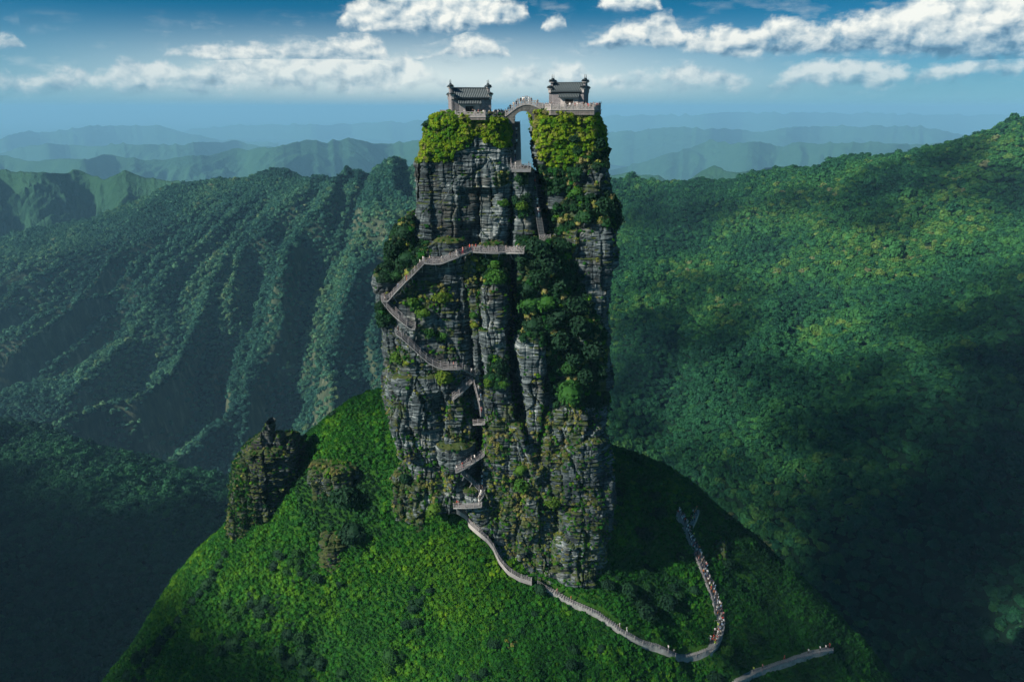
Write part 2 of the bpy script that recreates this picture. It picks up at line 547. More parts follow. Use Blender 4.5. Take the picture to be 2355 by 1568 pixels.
def blades_proto(name, seed, n, mat, h=1.0, spread=0.7, w=0.07, droop=0.5):
    rng = np.random.default_rng(seed)
    V, Fq, o = [], [], 0
    for i in range(n):
        a = rng.uniform(0, 2 * math.pi); r0 = rng.uniform(0, 0.25)
        b = np.array([math.cos(a) * r0, math.sin(a) * r0, -0.05])
        out = np.array([math.cos(a), math.sin(a), 0]) * spread * rng.uniform(0.3, 1.1)
        hh = h * rng.uniform(0.6, 1.1)
        side = np.array([-math.sin(a), math.cos(a), 0]) * w * rng.uniform(0.7, 1.3)
        p1 = b + out * 0.4 + np.array([0, 0, hh * 0.7]); p2 = b + out * 1.0 + np.array([0, 0, hh * (1 - droop * rng.uniform(.5, 1.2))])
        V += [b - side, b + side, p1 + side, p1 - side, p2 + side * .25, p2 - side * .25]
        Fq += [[o, o + 1, o + 2, o + 3], [o + 3, o + 2, o + 4, o + 5]]; o += 6
    return plant_mesh(name, [(np.array(V), np.array(Fq))], [mat])

def proto_coll(name, meshes):
    c = bpy.data.collections.new(name)
    for i, me in enumerate(meshes):
        c.objects.link(bpy.data.objects.new('%s_%02d' % (name, i), me))
    return c

def scatter(name, coll, P, rot, scl, idx, tint):
    me = bpy.data.meshes.new(name)
    n = len(P)
    me.vertices.add(n); me.vertices.foreach_set('co', np.asarray(P, np.float32).ravel())
    for nm, ty, key, d in (('rot', 'FLOAT_VECTOR', 'vector', rot), ('scl', 'FLOAT_VECTOR', 'vector', scl), ('idx', 'INT', 'value', idx), ('tint', 'FLOAT', 'value', tint)):
        a = me.attributes.new(nm, ty, 'POINT')
        a.data.foreach_set(key, np.ascontiguousarray(d, np.int32 if ty == 'INT' else np.float32).ravel())
    me.update()
    o = link(name, me)
    g = bpy.data.node_groups.new(name + '_nodes', 'GeometryNodeTree')
    g.interface.new_socket('Geometry', in_out='INPUT', socket_type='NodeSocketGeometry')
    g.interface.new_socket('Geometry', in_out='OUTPUT', socket_type='NodeSocketGeometry')
    N = g.nodes
    gi, go = N.new('NodeGroupInput'), N.new('NodeGroupOutput')
    ip = N.new('GeometryNodeInstanceOnPoints'); ip.inputs['Pick Instance'].default_value = True
    ci = N.new('GeometryNodeCollectionInfo'); ci.inputs['Collection'].default_value = coll
    ci.inputs['Separate Children'].default_value = True; ci.inputs['Reset Children'].default_value = True
    def attr(nm, ty):
        a = N.new('GeometryNodeInputNamedAttribute'); a.data_type = ty; a.inputs['Name'].default_value = nm
        return a.outputs['Attribute']
    L = g.links
    L.new(gi.outputs[0], ip.inputs['Points']); L.new(ci.outputs[0], ip.inputs['Instance'])
    L.new(attr('idx', 'INT'), ip.inputs['Instance Index'])
    e = N.new('FunctionNodeEulerToRotation'); L.new(attr('rot', 'FLOAT_VECTOR'), e.inputs[0]); L.new(e.outputs[0], ip.inputs['Rotation'])
    L.new(attr('scl', 'FLOAT_VECTOR'), ip.inputs['Scale']); L.new(ip.outputs[0], go.inputs[0])
    md = o.modifiers.new('scatter', 'NODES'); md.node_group = g
    return tag(o, kind='stuff')

CROWNS = proto_coll('crown', [crown_proto('crown_mesh', 50 + i, 210, M_forest, 7 + i % 3, (0.75, 0.9, 1.0, 0.85)[i % 4]) for i in range(5)])
CROWNS_COOL = proto_coll('crown_cool', [crown_proto('crown_cool_mesh', 60 + i, 210, M_forest_cool, 7 + i % 3, (0.75, 0.9, 1.0, 0.85)[i % 4]) for i in range(5)])
BUSH_LOW = proto_coll('bush', [crown_proto('bush_mesh', 80 + i, 170, M_scatter, 6, 0.75, (0.13, 0.24)) for i in range(3)])
TUFTS = proto_coll('tuft', [blades_proto('tuft_mesh', 90 + i, 34, M_scatter) for i in range(3)] +
                   [crown_proto('tuft_bush', 95 + i, 90, M_scatter, 5, 0.7, (0.16, 0.30)) for i in range(2)])

# ------------------------------------------------------------------ terrain
def ground_obj(name, me, label=None):
    return tag(link(name, me), label, None, None, 'structure')

# the green mound the rock stands on
MP = []
def mp(u, v, Y): MP.append(at_y(u, v, Y))
for q in [(1177, 1330, 157.5), (1177, 1450, 148), (1177, 1568, 138.5), (1177, 1690, 130), (1400, 1568, 142), (1412, 1185, 167), (1402, 1255, 162), (1345, 1318, 158.6), (1000, 1480, 149.5), (900, 1568, 143),
          (800, 1250, 163), (950, 1150, 163.5), (1010, 1240, 160), (1060, 1200, 161), (700, 1350, 159.5), (550, 1350, 163), (900, 1400, 154), (500, 1500, 156), (700, 1500, 151),
          (400, 1568, 155), (600, 1568, 147), (640, 1250, 167), (570, 1270, 168), (800, 1000, 176), (870, 1090, 169.5), (760, 1120, 168.5), (850, 960, 181),
          (1430, 1150, 172), (1420, 1300, 163), (1550, 1180, 178), (1600, 1240, 174.5), (1635, 1330, 169), (1658, 1420, 163.5), (1628, 1500, 157),
          (1560, 1515, 154.5), (1390, 1415, 155), (1260, 1360, 157), (1480, 1300, 166), (1500, 1420, 158), (1750, 1400, 169), (1800, 1510, 161.5),
          (1700, 1560, 154.5), (1910, 1490, 166), (1300, 1340, 158.5), (1180, 1335, 157.2)]:
    mp(*q)
for q in [(870, 908, 186), (780, 958, 184), (706, 1015, 181), (692, 1068, 179), (600, 1180, 177), (520, 1200, 176), (480, 1290, 172), (440, 1350, 170), (400, 1400, 168),
          (340, 1480, 165.5), (280, 1568, 163), (1405, 1035, 192), (1480, 1058, 189), (1560, 1106, 187), (1640, 1166, 184.5), (1720, 1246, 181), (1800, 1330, 177),
          (1870, 1400, 173.5), (1940, 1470, 170), (2020, 1568, 165)]:
    mp(*q)
    p = at_y(*q); d = np.array([p[0] * 0.6, 30.0]); d /= np.linalg.norm(d)
    MP.append(np.array([p[0] + d[0] * 26, p[1] + d[1] * 26, p[2] - 27.0]))
    MP.append(np.array([p[0] + d[0] * 75, p[1] + d[1] * 75, p[2] - 95.0]))
for x, y, z in [(0, 185, -85), (15, 180, -92), (-15, 183, -84), (0, 200, -80), (0, 260, -160), (0, 340, -260), (0, 60, -190), (-120, 70, -200), (140, 70, -210), (-160, 130, -175), (200, 130, -205)]:
    MP.append(np.array([x, y, z], float))
mound_tps = TPS(MP, 0.02)
MX = np.linspace(-175, 215, 300); MY = np.linspace(70, 345, 240)
gx, gy = np.meshgrid(MX, MY)
mz = mound_tps(gx, gy)
ang = np.arctan2(gx - 0, -(gy - 180)); rad = np.hypot(gx, gy - 180)
edge = np.clip((rad - 26) / 30, 0, 1)
mz = mz + 1.5 * fbm(p3(gx / 16, gy / 16), 5, 3) + 1.0 * fbm(p3(gx / 30, gy / 30, 4), 3, 8, ridged=True) + edge * (3.8 * fbm(p3(np.cos(ang) * 5.5, np.sin(ang) * 5.5, rad / 60), 4, 12, ridged=True) + 2.2 * fbm(p3(gx / 9, gy / 9), 3, 14))
def mound_z(x, y):
    x = np.asarray(x, float); y = np.asarray(y, float)
    fx = np.clip((x - MX[0]) / (MX[1] - MX[0]), 0, len(MX) - 1.001); fy = np.clip((y - MY[0]) / (MY[1] - MY[0]), 0, len(MY) - 1.001)
    i, j = fx.astype(int), fy.astype(int); a, b = fx - i, fy - j
    return (mz[j, i] * (1 - a) * (1 - b) + mz[j, i + 1] * a * (1 - b) + mz[j + 1, i] * (1 - a) * b + mz[j + 1, i + 1] * a * b)
mound = ground_obj('mound', mesh_np('mound', np.stack([gx, gy, mz], -1), grid_faces(240, 300), [M_meadow]))

def hit_mound(u, v, y0=85.0, y1=230.0):
    """where a line of sight meets the mound"""
    u = np.atleast_1d(np.asarray(u, float)); v = np.atleast_1d(np.asarray(v, float))
    d = ray(u, v)
    best = np.full(len(u), y1)
    done = np.zeros(len(u), bool)
    for Y in np.arange(y0, y1, 0.4):
        P = d * (Y / d[:, 1])[:, None]
        h = P[:, 2] < mound_z(P[:, 0], P[:, 1])
        new = h & ~done
        best[new] = Y; done |= h
    P = d * (best / d[:, 1])[:, None]
    P[:, 2] = mound_z(P[:, 0], P[:, 1])
    return P

# right hillside
RP = [at_t(*q) for q in [(1330, 440, 1520), (1400, 432, 1500), (1520, 424, 1450), (1640, 434, 1400), (1700, 424, 1380), (1830, 402, 1330), (2000, 379, 1250), (2170, 347, 1150), (2300, 306, 1050),
      (2354, 285, 1010), (2500, 235, 980), (2700, 180, 950), (1330, 560, 1280), (1420, 560, 1250), (1700, 560, 1150), (2000, 560, 1000), (2354, 560, 850), (2650, 560, 780), (1330, 700, 1100), (1430, 700, 1080), (1700, 700, 980),
      (2000, 700, 860), (2354, 700, 720), (2650, 700, 640), (1400, 900, 910), (1700, 900, 800), (2000, 900, 700), (2354, 900, 600), (2650, 900, 540), (1400, 1060, 800), (1500, 1100, 760), (1750, 1100, 670), (2000, 1100, 600),
      (2354, 1100, 520), (2650, 1100, 470), (1760, 1300, 590), (2050, 1300, 520), (2354, 1300, 450), (1950, 1500, 520), (2354, 1500, 405), (2000, 1650, 480), (2354, 1650, 380), (2600, 1500, 380), (1500, 1300, 680), (1200, 1100, 820)]]
RP = [np.array(p) for p in RP]
for p in list(RP[:12]):
    d = p[:2] / np.linalg.norm(p[:2])
    RP.append(np.array([p[0] + d[0] * 160, p[1] + d[1] * 160, p[2] - 75])); RP.append(np.array([p[0] + d[0] * 420, p[1] + d[1] * 420, p[2] - 260]))
r_tps = TPS(RP, 0.02)
def right_z(x, y):
    z = r_tps(x, y)
    w = x - 0.35 * y + 40 * vnoise(p3(x / 130, y / 130), 77)
    q = w / 150.0 + y / 1500.0
    tri = 1 - 2 * np.abs(q - np.floor(q) - 0.5)
    return z + 26 * (tri - .5) * np.clip((1300 - y) / 500, 0, 1) + 15 * (fbm(p3(w / 75, y / 420), 4, 21, ridged=True)) + 8 * fbm(p3(x / 60, y / 60), 4, 25)
LOOK = {}
def patch(name, x0, x1, y0, y1, nx, ny, fz, mat):
    x, y = np.meshgrid(np.linspace(x0, x1, nx), np.linspace(y0, y1, ny))
    z = fz(x, y)
    def lookup(qx, qy):
        fx = np.clip((np.asarray(qx, float) - x0) / (x1 - x0) * (nx - 1), 0, nx - 1.001); fy = np.clip((np.asarray(qy, float) - y0) / (y1 - y0) * (ny - 1), 0, ny - 1.001)
        i, j = fx.astype(int), fy.astype(int); a, b = fx - i, fy - j
        return z[j, i] * (1 - a) * (1 - b) + z[j, i + 1] * a * (1 - b) + z[j + 1, i] * (1 - a) * b + z[j + 1, i + 1] * a * b
    LOOK[name] = lookup
    return ground_obj(name, mesh_np(name, np.stack([x, y, z], -1), grid_faces(ny, nx), [mat]))
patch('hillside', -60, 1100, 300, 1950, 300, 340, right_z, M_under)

# left mountain flank with its spurs
LP = [at_t(*q) for q in [(-250, 640, 2000), (-100, 590, 2000), (0, 565, 1980), (100, 540, 1960), (200, 512, 1940), (300, 470, 1920), (400, 432, 1900), (510, 407, 1850), (640, 387, 1760), (700, 415, 1750), (800, 424, 1700), (880, 412, 1620), (950, 370, 1520), (985, 366, 1510), (1060, 410, 1490), (1150, 460, 1470), (1260, 500, 1450),
      (-200, 750, 1650), (0, 720, 1600), (300, 700, 1520), (600, 700, 1420), (850, 700, 1300), (1050, 700, 1220), (-200, 900, 1420), (0, 900, 1400), (300, 900, 1340), (600, 900, 1280), (860, 900, 1190), (1100, 900, 1120),
      (-150, 1040, 1200), (80, 1030, 1230), (250, 1060, 1220), (430, 1110, 1210), (600, 1120, 1190), (800, 1130, 1130), (1000, 1130, 1080), (0, 1200, 1050), (300, 1250, 1050), (600, 1300, 1020), (900, 1300, 980), (300, 550, 1780), (600, 550, 1600), (850, 550, 1450)]]
LP = [np.array(p) for p in LP]
for p in list(LP[:17]):
    d = p[:2] / np.linalg.norm(p[:2])
    LP.append(np.array([p[0] + d[0] * 150, p[1] + d[1] * 150, p[2] - 90])); LP.append(np.array([p[0] + d[0] * 420, p[1] + d[1] * 420, p[2] - 320]))
l_tps = TPS(LP, 0.02)
def left_z(x, y):
    z = l_tps(x, y)
    D = np.clip(1750 - y, -350, 900)
    wq = (x - 0.976 * D) / (1 + 0.0032 * D)              # spurs fan out downhill
    wq = wq + 27 * vnoise(p3(x / 190, y / 190), 31) + 11 * vnoise(p3(x / 60, y / 60), 35)
    am = 1 + 0.55 * vnoise(p3(x / 170, y / 260), 39)
    q = wq / 74.0 + 0.30
    tri = 1 - 2 * np.abs(q - np.floor(q) - 0.5)          # spur crests
    q2 = wq / 29.0 + y / 900.0
    tri2 = 1 - 2 * np.abs(q2 - np.floor(q2) - 0.5)
    down = np.clip((1740 - y) / 400.0, 0.02, 1)
    pk = at_t(645, 384, 1760)
    z = z + 26 * np.exp(-((x - pk[0]) ** 2 + (y - pk[1]) ** 2) / (2 * 36.0 ** 2))
    rid = fbm(p3(wq / 22, y / 260), 4, 33, ridged=True)
    return z + down * am * (120 * (tri - 0.5) + 46 * (tri2 - 0.5) + 30 * rid) + 8 * fbm(p3(x / 55, y / 55), 4, 36) - np.clip(x - 30, 0, None) * 1.3 + 17 * np.tanh((z + 395 + 30 * vnoise(p3(x / 120, y / 120), 47)) / 22) * np.clip(vnoise(p3(x / 210, y / 210), 48) + .55, 0, 1)
patch('mountainside', -1750, 190, 1000, 2300, 440, 320, left_z, M_slope)

# lower wooded hills at the left, in the shade
NP = [at_t(*q) for q in [(-300, 900, 880), (-150, 920, 880), (0, 962, 870), (130, 990, 850), (300, 1045, 840), (420, 1085, 830), (520, 1115, 820), (650, 1140, 800), (-200, 1120, 740), (0, 1120, 720), (150, 1092, 730), (300, 1110, 720), (470, 1140, 710), (600, 1200, 690), (0, 1300, 580),
      (250, 1280, 600), (480, 1300, 600), (0, 1450, 500), (250, 1450, 500), (420, 1450, 520), (0, 1600, 440), (300, 1600, 450), (-250, 1500, 430), (-250, 1300, 540), (600, 1500, 520), (800, 1400, 600)]]
NP = [np.array(p) for p in NP]
for p in list(NP[:8]):
    d = p[:2] / np.linalg.norm(p[:2])
    NP.append(np.array([p[0] + d[0] * 60, p[1] + d[1] * 60, p[2] - 45])); NP.append(np.array([p[0] + d[0] * 260, p[1] + d[1] * 260, p[2] - 190]))
n_tps = TPS(NP, 0.02)
def near_z(x, y):
    return n_tps(x, y) + 10 * fbm(p3(x / 75, y / 75), 4, 41) + 9 * fbm(p3((x + y * .6) / 90, (y - x) / 260), 3, 44, ridged=True)
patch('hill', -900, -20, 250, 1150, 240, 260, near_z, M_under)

# valley floor and plain out to the horizon
rr = np.concatenate([np.linspace(0, 1200, 12), np.geomspace(1500, 95000, 64)])
aa = np.linspace(0, 2 * math.pi, 96, endpoint=False)
ra, ta = np.meshgrid(rr, aa, indexing='ij')
px_, py_ = ra * np.sin(ta), ra * np.cos(ta)
pz_ = -640 - np.clip((ra - 1500) / 4000, 0, 1) * 330 + 60 * fbm(p3(px_ / 900, py_ / 900), 4, 51) * np.clip(ra / 2500, 0, 1)
ground_obj('valley', mesh_np('valley', np.stack([px_, py_, pz_], -1), grid_faces(len(rr), 96, True)[:, ::-1], [M_far]))

# ranges fading into the haze
def mountain_range(name, pts, t, foot=-900, depth=None, amp=1.0, seed=0, nu=420, ns=70, slope=0.55):
    pts = sorted(pts)
    us = np.linspace(pts[0][0], pts[-1][0], nu)
    vv = np.interp(us, [p[0] for p in pts], [p[1] for p in pts])
    k = np.exp(-np.linspace(-2, 2, 9) ** 2); k /= k.sum()
    vv = np.convolve(np.pad(vv, 4, mode='edge'), k, mode='valid')
    tt = t * (1 + 0.10 * vnoise(p3(us / 330, 0), seed + 5) + 0.05 * vnoise(p3(us / 90, 0), seed + 6))
    C = at_t(us, vv, tt)
    C[:, 2] += amp * t * 0.0034 * fbm(p3(us / 30, 0), 5, seed + 7, ridged=True)
    s = np.concatenate([np.linspace(-1, 0, ns), np.linspace(0.02, 1, ns // 2)])
    S, _ = np.meshgrid(s, us, indexing='ij')
    h = C[:, 2] - foot
    run = h / slope
    d = C[:, :2] / np.linalg.norm(C[:, :2], axis=1, keepdims=True)
    x = C[None, :, 0] + d[None, :, 0] * S * run[None]; y = C[None, :, 1] + d[None, :, 1] * S * run[None]
    L = t * 0.055
    rid = fbm(p3((x - 0.35 * y) / L + 1.2 * vnoise(p3(x / L / 1.5, y / L / 1.5), seed + 9), y / (L * 1.5) + 1.0 * vnoise(p3(x / L, y / L), seed + 10), 3.3), 6, seed + 1, gain=.55, ridged=True)
    away = np.clip(np.abs(S) * 3.2, 0, 1) * (1 - np.abs(S)) ** 0.5
    z = C[None, :, 2] - h[None] * np.abs(S) ** 0.85 + away * rid * h[None] * 0.30
    return ground_obj(name, mesh_np(name, np.stack([x, y, z], -1), grid_faces(len(s), nu), [M_far]))

mountain_range('mountain', [(-420, 380), (-150, 400), (0, 392), (60, 398), (120, 402), (180, 392), (240, 415), (290, 394), (340, 412), (380, 418), (470, 425), (560, 470)], 2500, -620, seed=100, slope=0.8)
mountain_range('mountain', [(-400, 360), (0, 358), (60, 374), (130, 370), (200, 364), (250, 358), (300, 366), (370, 372), (430, 362), (480, 360), (540, 345), (620, 342), (660, 336), (700, 325), (750, 328), (795, 319), (860, 334), (900, 330), (960, 326), (1050, 345), (1120, 400), (1160, 430)], 6649, -900, seed=120)
mountain_range('mountain', [(-500, 345), (0, 352), (60, 340), (110, 334), (150, 331), (200, 338), (260, 334), (330, 330), (400, 336), (470, 330), (540, 325), (620, 338), (760, 352)], 10869, -950, seed=140)
mountain_range('mountain', [(-500, 318), (0, 320), (60, 306), (130, 302), (210, 291), (280, 293), (330, 289), (370, 291), (400, 300), (440, 312), (500, 322), (640, 330)], 15984, -960, seed=160)
mountain_range('mountain', [(380, 308), (480, 296), (600, 286), (720, 290), (850, 287), (960, 280), (1150, 284), (1300, 288)], 23656, -960, seed=180)
mountain_range('mountain', [(1180, 420), (1300, 412), (1400, 406), (1450, 400), (1500, 404), (1530, 412), (1570, 420), (1600, 404), (1640, 385), (1680, 400), (1730, 398), (1800, 382), (1840, 388), (1920, 392), (2050, 395)], 4200, -700, seed=200, slope=0.7)
mountain_range('mountain', [(1250, 420), (1390, 400), (1480, 372), (1560, 350), (1610, 332), (1640, 322), (1680, 333), (1740, 330), (1790, 337), (1850, 329), (1930, 332), (2020, 329), (2100, 332), (2180, 329), (2400, 318), (2800, 320)], 8695, -930, seed=220)
mountain_range('mountain', [(1300, 312), (1450, 304), (1560, 296), (1680, 300), (1760, 304), (1830, 296), (1950, 291), (2060, 293), (2120, 291), (2150, 300), (2200, 312), (2400, 306), (2900, 300)], 14705, -960, seed=240)
mountain_range('mountain', [(1200, 276), (1450, 268), (1700, 262), (1950, 262), (2200, 266), (2500, 262), (3000, 264)], 26853, -960, seed=260)

# ------------------------------------------------------------------ forests
def forest_points(fz, x0, x1, y0, y1, step, keep=None, seed=0):
    rng = np.random.default_rng(seed)
    x, y = np.meshgrid(np.arange(x0, x1, step), np.arange(y0, y1, step))
    x = x.ravel() + rng.uniform(-.5, .5, x.size) * step; y = y.ravel() + rng.uniform(-.5, .5, y.size) * step
    z = fz(x, y)
    P = np.stack([x, y, z], -1)
    e = 3.0
    nx_, ny_ = (fz(x + e, y) - z) / e, (fz(x, y + e) - z) / e
    slope = np.hypot(nx_, ny_)
    u, v = proj(P)
    facing = (-nx_ * P[:, 0] - ny_ * P[:, 1] + P[:, 2]) < 60      # skip far sides that cannot be seen
    ok = (u > -160) & (u < 2510) & (v > 200) & (v < 1680) & facing
    if keep is not None: ok &= keep(P, u, v)
    return P[ok], slope[ok], u[ok], v[ok]

tree_pool = []
def forest(name, fz, box, step, size, seed, keep=None, pool=0, tintbase=0.25, coll=None, maxslope=9):
    P, sl, u, v = forest_points(fz, *box, step, keep, seed)
    rng = np.random.default_rng(seed + 1)
    k_ = sl < maxslope * rng.uniform(.8, 1.2, len(P)); P, u, v = P[k_], u[k_], v[k_]
    n = len(P)
    big = vnoise(p3(P[:, 0] / 90, P[:, 1] / 90), seed + 3)
    s = size * np.exp(rng.normal(0, 0.26, n)) * (1 + 0.15 * big)
    tint = np.clip(tintbase + 0.26 * big + rng.normal(0, 0.13, n), 0, 1)
    zz = s * rng.uniform(0.8, 1.25, n)
    P = P.copy(); P[:, 2] += zz * 0.25
    idx = rng.integers(0, 5, n)
    rot = np.stack([rng.normal(0, .08, n), rng.normal(0, .08, n), rng.uniform(0, 6.28, n)], -1)
    scl = np.stack([s, s, zz], -1)
    if pool:
        inside = (u > 10) & (u < 2344) & (v > 20) & (v < 1555)
        dist = np.linalg.norm(P, axis=1)
        up, vp = u, v
        under = hit_v(u, v)
        order = np.argsort(np.where(inside & ~under, dist, 1e9))[:pool]
        for i in order:
            tree_pool.append((P[i], rot[i], scl[i], int(idx[i]), float(tint[i]), u[i], v[i]))
        m = np.ones(n, bool); m[order] = False
        P, rot, scl, idx, tint = P[m], rot[m], scl[m], idx[m], tint[m]
    print(name, len(P))
    return scatter(name, coll or CROWNS, P, rot, scl, idx, tint)

MOUND_OUT = [(870, 908), (700, 1015), (690, 1060), (600, 970), (510, 1130), (480, 1290), (400, 1400), (280, 1580), (2030, 1580), (1940, 1470), (1800, 1330), (1640, 1166), (1480, 1058), (1405, 1035), (1400, 260), (960, 260), (860, 700)]
def hit_v(u, v):
    return in_poly(MOUND_OUT, u, v)

right_z, left_z, near_z = LOOK['hillside'], LOOK['mountainside'], LOOK['hill']
forest('hillside_forest', right_z, (-140, 1060, 330, 1720), 5.3, 4.7, 301, pool=150, tintbase=0.46)
forest('mountainside_forest', left_z, (-1450, 220, 1020, 2040), 5.5, 4.7, 305, tintbase=0.46, coll=CROWNS_COOL, maxslope=4.2)
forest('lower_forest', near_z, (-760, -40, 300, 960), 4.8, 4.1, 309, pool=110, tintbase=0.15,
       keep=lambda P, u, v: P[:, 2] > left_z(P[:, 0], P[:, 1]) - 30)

TREE_CROWNS = [crown_proto('tree_crown', 450 + i, 260, M_treecrown, 8, (0.8, 0.95, 1.05)[i % 3]) for i in range(4)]
def cone_mesh(name, r0, r1, h, mat, n=7):
    a = np.linspace(0, 2 * math.pi, n, endpoint=False)
    V = np.vstack([np.stack([r0 * np.cos(a), r0 * np.sin(a), 0 * a], -1), np.stack([r1 * np.cos(a + .2), r1 * np.sin(a + .2), 0 * a + h * .5], -1),
                   np.stack([r1 * .7 * np.cos(a), r1 * .7 * np.sin(a), 0 * a + h], -1)])
    return mesh_np(name, V, grid_faces(3, n, True), [mat])
TRUNK = cone_mesh('tree_trunk', 0.10, 0.06, 1.0, M_bark)
def big_tree(P, rot, scl, idx, tint, label, group):
    t = empty('tree', (P[0], P[1], P[2] - scl[2] * 0.9)); t.scale = scl
    t.rotation_euler = (0, 0, rot[2])
    tag(t, label, 'tree', group)
    tr = link('trunk', TRUNK, t)
    c = link('crown', TREE_CROWNS[idx % 4], t); c.location = (0, 0, 0.75); c.color = (1, 1, 1, tint)
    return t
for (P, rot, scl, idx, tint, u, v) in tree_pool:
    sz = 'large' if scl[0] > 4.6 else 'small' if scl[0] < 3.5 else 'middling'
    if u > 1177:
        if v > 1330: lab = sz + ' dark broadleaf tree in deep shade ' + ('at the right edge, low down' if u > 2150 else 'near the lower right corner, beyond the lowest path')
        else: lab = sz + ' dark broadleaf tree in the shaded woods right of the crowded path'
        big_tree(P, rot, scl, idx, tint, lab, 'trees in the shaded valley on the right')
    else:
        if v > 1330: lab = sz + ' almost black tree in the shaded woods ' + ('hard by the left edge of the picture' if u < 170 else 'at the lower left, beside the mound')
        else: lab = sz + ' dark tree in the shaded woods left of the rock pinnacle'
        big_tree(P, rot, scl, idx, tint, lab, 'trees in the shaded valley on the left')

# ------------------------------------------------------------------ air
def haze():
    V = np.array([(x, y, z) for x in (-97000, 97000) for y in (-97000, 99000) for z in (-1100, 85)], float)
    me = mesh_np('haze', V, [(0, 1, 3, 2), (4, 6, 7, 5), (0, 4, 5, 1), (2, 3, 7, 6), (0, 2, 6, 4), (1, 5, 7, 3)], smooth=False)
    m, T = new_mat('haze_air')
    p = T.node('ShaderNodeVolumePrincipled')
    p.inputs['Color'].default_value = HAZE_COL + (1,)
    p.inputs['Density'].default_value = HAZE_D
    p.inputs['Anisotropy'].default_value = 0.0
    T.l.new(p.outputs[0], T.out.inputs['Volume'])
    me.materials.append(m)
    tag(link('haze', me), None, None, None, 'stuff')
HAZE_D = 0.8e-4
HAZE_COL = (0.32, 0.67, 0.97)
haze()

# ------------------------------------------------------------------ unseen clouds added overhead to shade the valleys and lower corners
def hit_f(fz, u, v, y0, y1, st=6.0):
    d = ray(u, v)
    for Y in np.arange(y0, y1, st):
        p = d * (Y / d[1])
        if p[2] < float(fz(np.array([p[0]]), np.array([p[1]]))[0]): return p
    return None
GUARD = [(0, 172, z) for z in (0, -30, -60, -90, -120)] + [(-30, 172, -30), (30, 172, -30), (-35, 165, -90), (35, 165, -100), (-60, 165, -115), (-10, 150, -125), (45, 160, -125), (-85, 168, -120), (65, 175, -120)]
def shade_cloud_over(fz, y0, y1, shade, lit, n, r, seed, H=620):
    rng = np.random.default_rng(seed)
    xs = [p[0] for p in shade]; ys = [p[1] for p in shade]
    V, Fq, o, k, tries = [], [], 0, 0, 0
    S = np.array(SUN)
    while k < n and tries < 4000:
        tries += 1
        u, v = rng.uniform(min(xs), max(xs)), rng.uniform(min(ys), max(ys))
        if not in_poly(shade, np.array([u]), np.array([v]))[0]: continue
        P = hit_f(fz, u, v, y0, y1, 8.0)
        if P is None: continue
        R = r * rng.uniform(.55, 1.2)
        au = R * 1700 / P[1]
        if any(((u - a) / (c + au * 1.15)) ** 2 + ((v - b) / (d_ + au * .85)) ** 2 < 1 for a, b, c, d_ in lit): continue
        C = P + S * ((H + rng.uniform(-40, 60) - P[2]) / S[2])
        if any(np.linalg.norm(np.cross(np.array(q) - C, S)) < R * 1.25 + 8 for q in GUARD): continue
        v_, f_ = ico(1.0, 0, 1.0, rng)
        v_ = v_ * np.array([R, R, R * .5]) * (1 + .25 * vnoise(v_ * 2.3 + k, seed))[:, None]
        V.append(v_ + C); Fq.append(f_[:, :3] + o); o += len(v_); k += 1
    return np.vstack(V), np.vstack(Fq)
mc, Tc = new_mat('cloud_white')
bc = principled(Tc, (.85, .86, .88), 1.0, 0.0)
tcl = Tc.node('ShaderNodeBsdfTransparent'); mcl = Tc.node('ShaderNodeMixShader'); mcl.inputs[0].default_value = 0.84      # see-through puffs, so the cast shade stays soft
Tc.l.new(bc.outputs[0], mcl.inputs[1]); Tc.l.new(tcl.outputs[0], mcl.inputs[2]); Tc.l.new(mcl.outputs[0], Tc.out.inputs[0])
def add_shade_cloud(*a, **k):
    V, Fq = shade_cloud_over(*a, **k)
    tag(link('cloud', mesh_np('cloud', V, Fq, [mc])), None, None, None, 'stuff')
add_shade_cloud(right_z, 330, 1500, [(1410, 1050), (1410, 880), (1560, 850), (1700, 700), (1780, 700), (1850, 790), (2000, 760), (2150, 690), (2354, 620), (2480, 560), (2480, 1640), (1950, 1640), (1650, 1260)],
          [(1615, 910, 52, 40), (1900, 725, 90, 45)], 190, 42, 901)
add_shade_cloud(right_z, 330, 900, [(1900, 1250), (2354, 950), (2480, 950), (2480, 1640), (1980, 1640)], [], 70, 42, 919)  # extra unseen puffs added to darken the lower right corner
add_shade_cloud(right_z, 600, 1600, [(1420, 660), (1600, 640), (1750, 660), (1800, 690), (1720, 800), (1580, 860), (1500, 960), (1420, 960)], [(1615, 910, 52, 40), (1900, 725, 90, 45)], 44, 36, 907)
add_shade_cloud(right_z, 500, 1700, [(1800, 470), (2080, 380), (2354, 320), (2400, 560), (2150, 560), (1980, 520)], [(2250, 600, 160, 50)], 26, 50, 915)
add_shade_cloud(right_z, 500, 1700, [(1420, 470), (1640, 440), (1760, 440), (1700, 500), (1500, 540)], [], 12, 46, 917)
add_shade_cloud(near_z, 300, 1000, [(-250, 1110), (200, 1120), (470, 1160), (560, 1200), (430, 1420), (250, 1640), (-250, 1640)], [(330, 1115, 60, 14)], 150, 46, 903)
add_shade_cloud(left_z, 1000, 2100, [(-200, 600), (150, 560), (420, 470), (330, 640), (170, 800), (60, 930), (-200, 960)], [], 13, 75, 905)

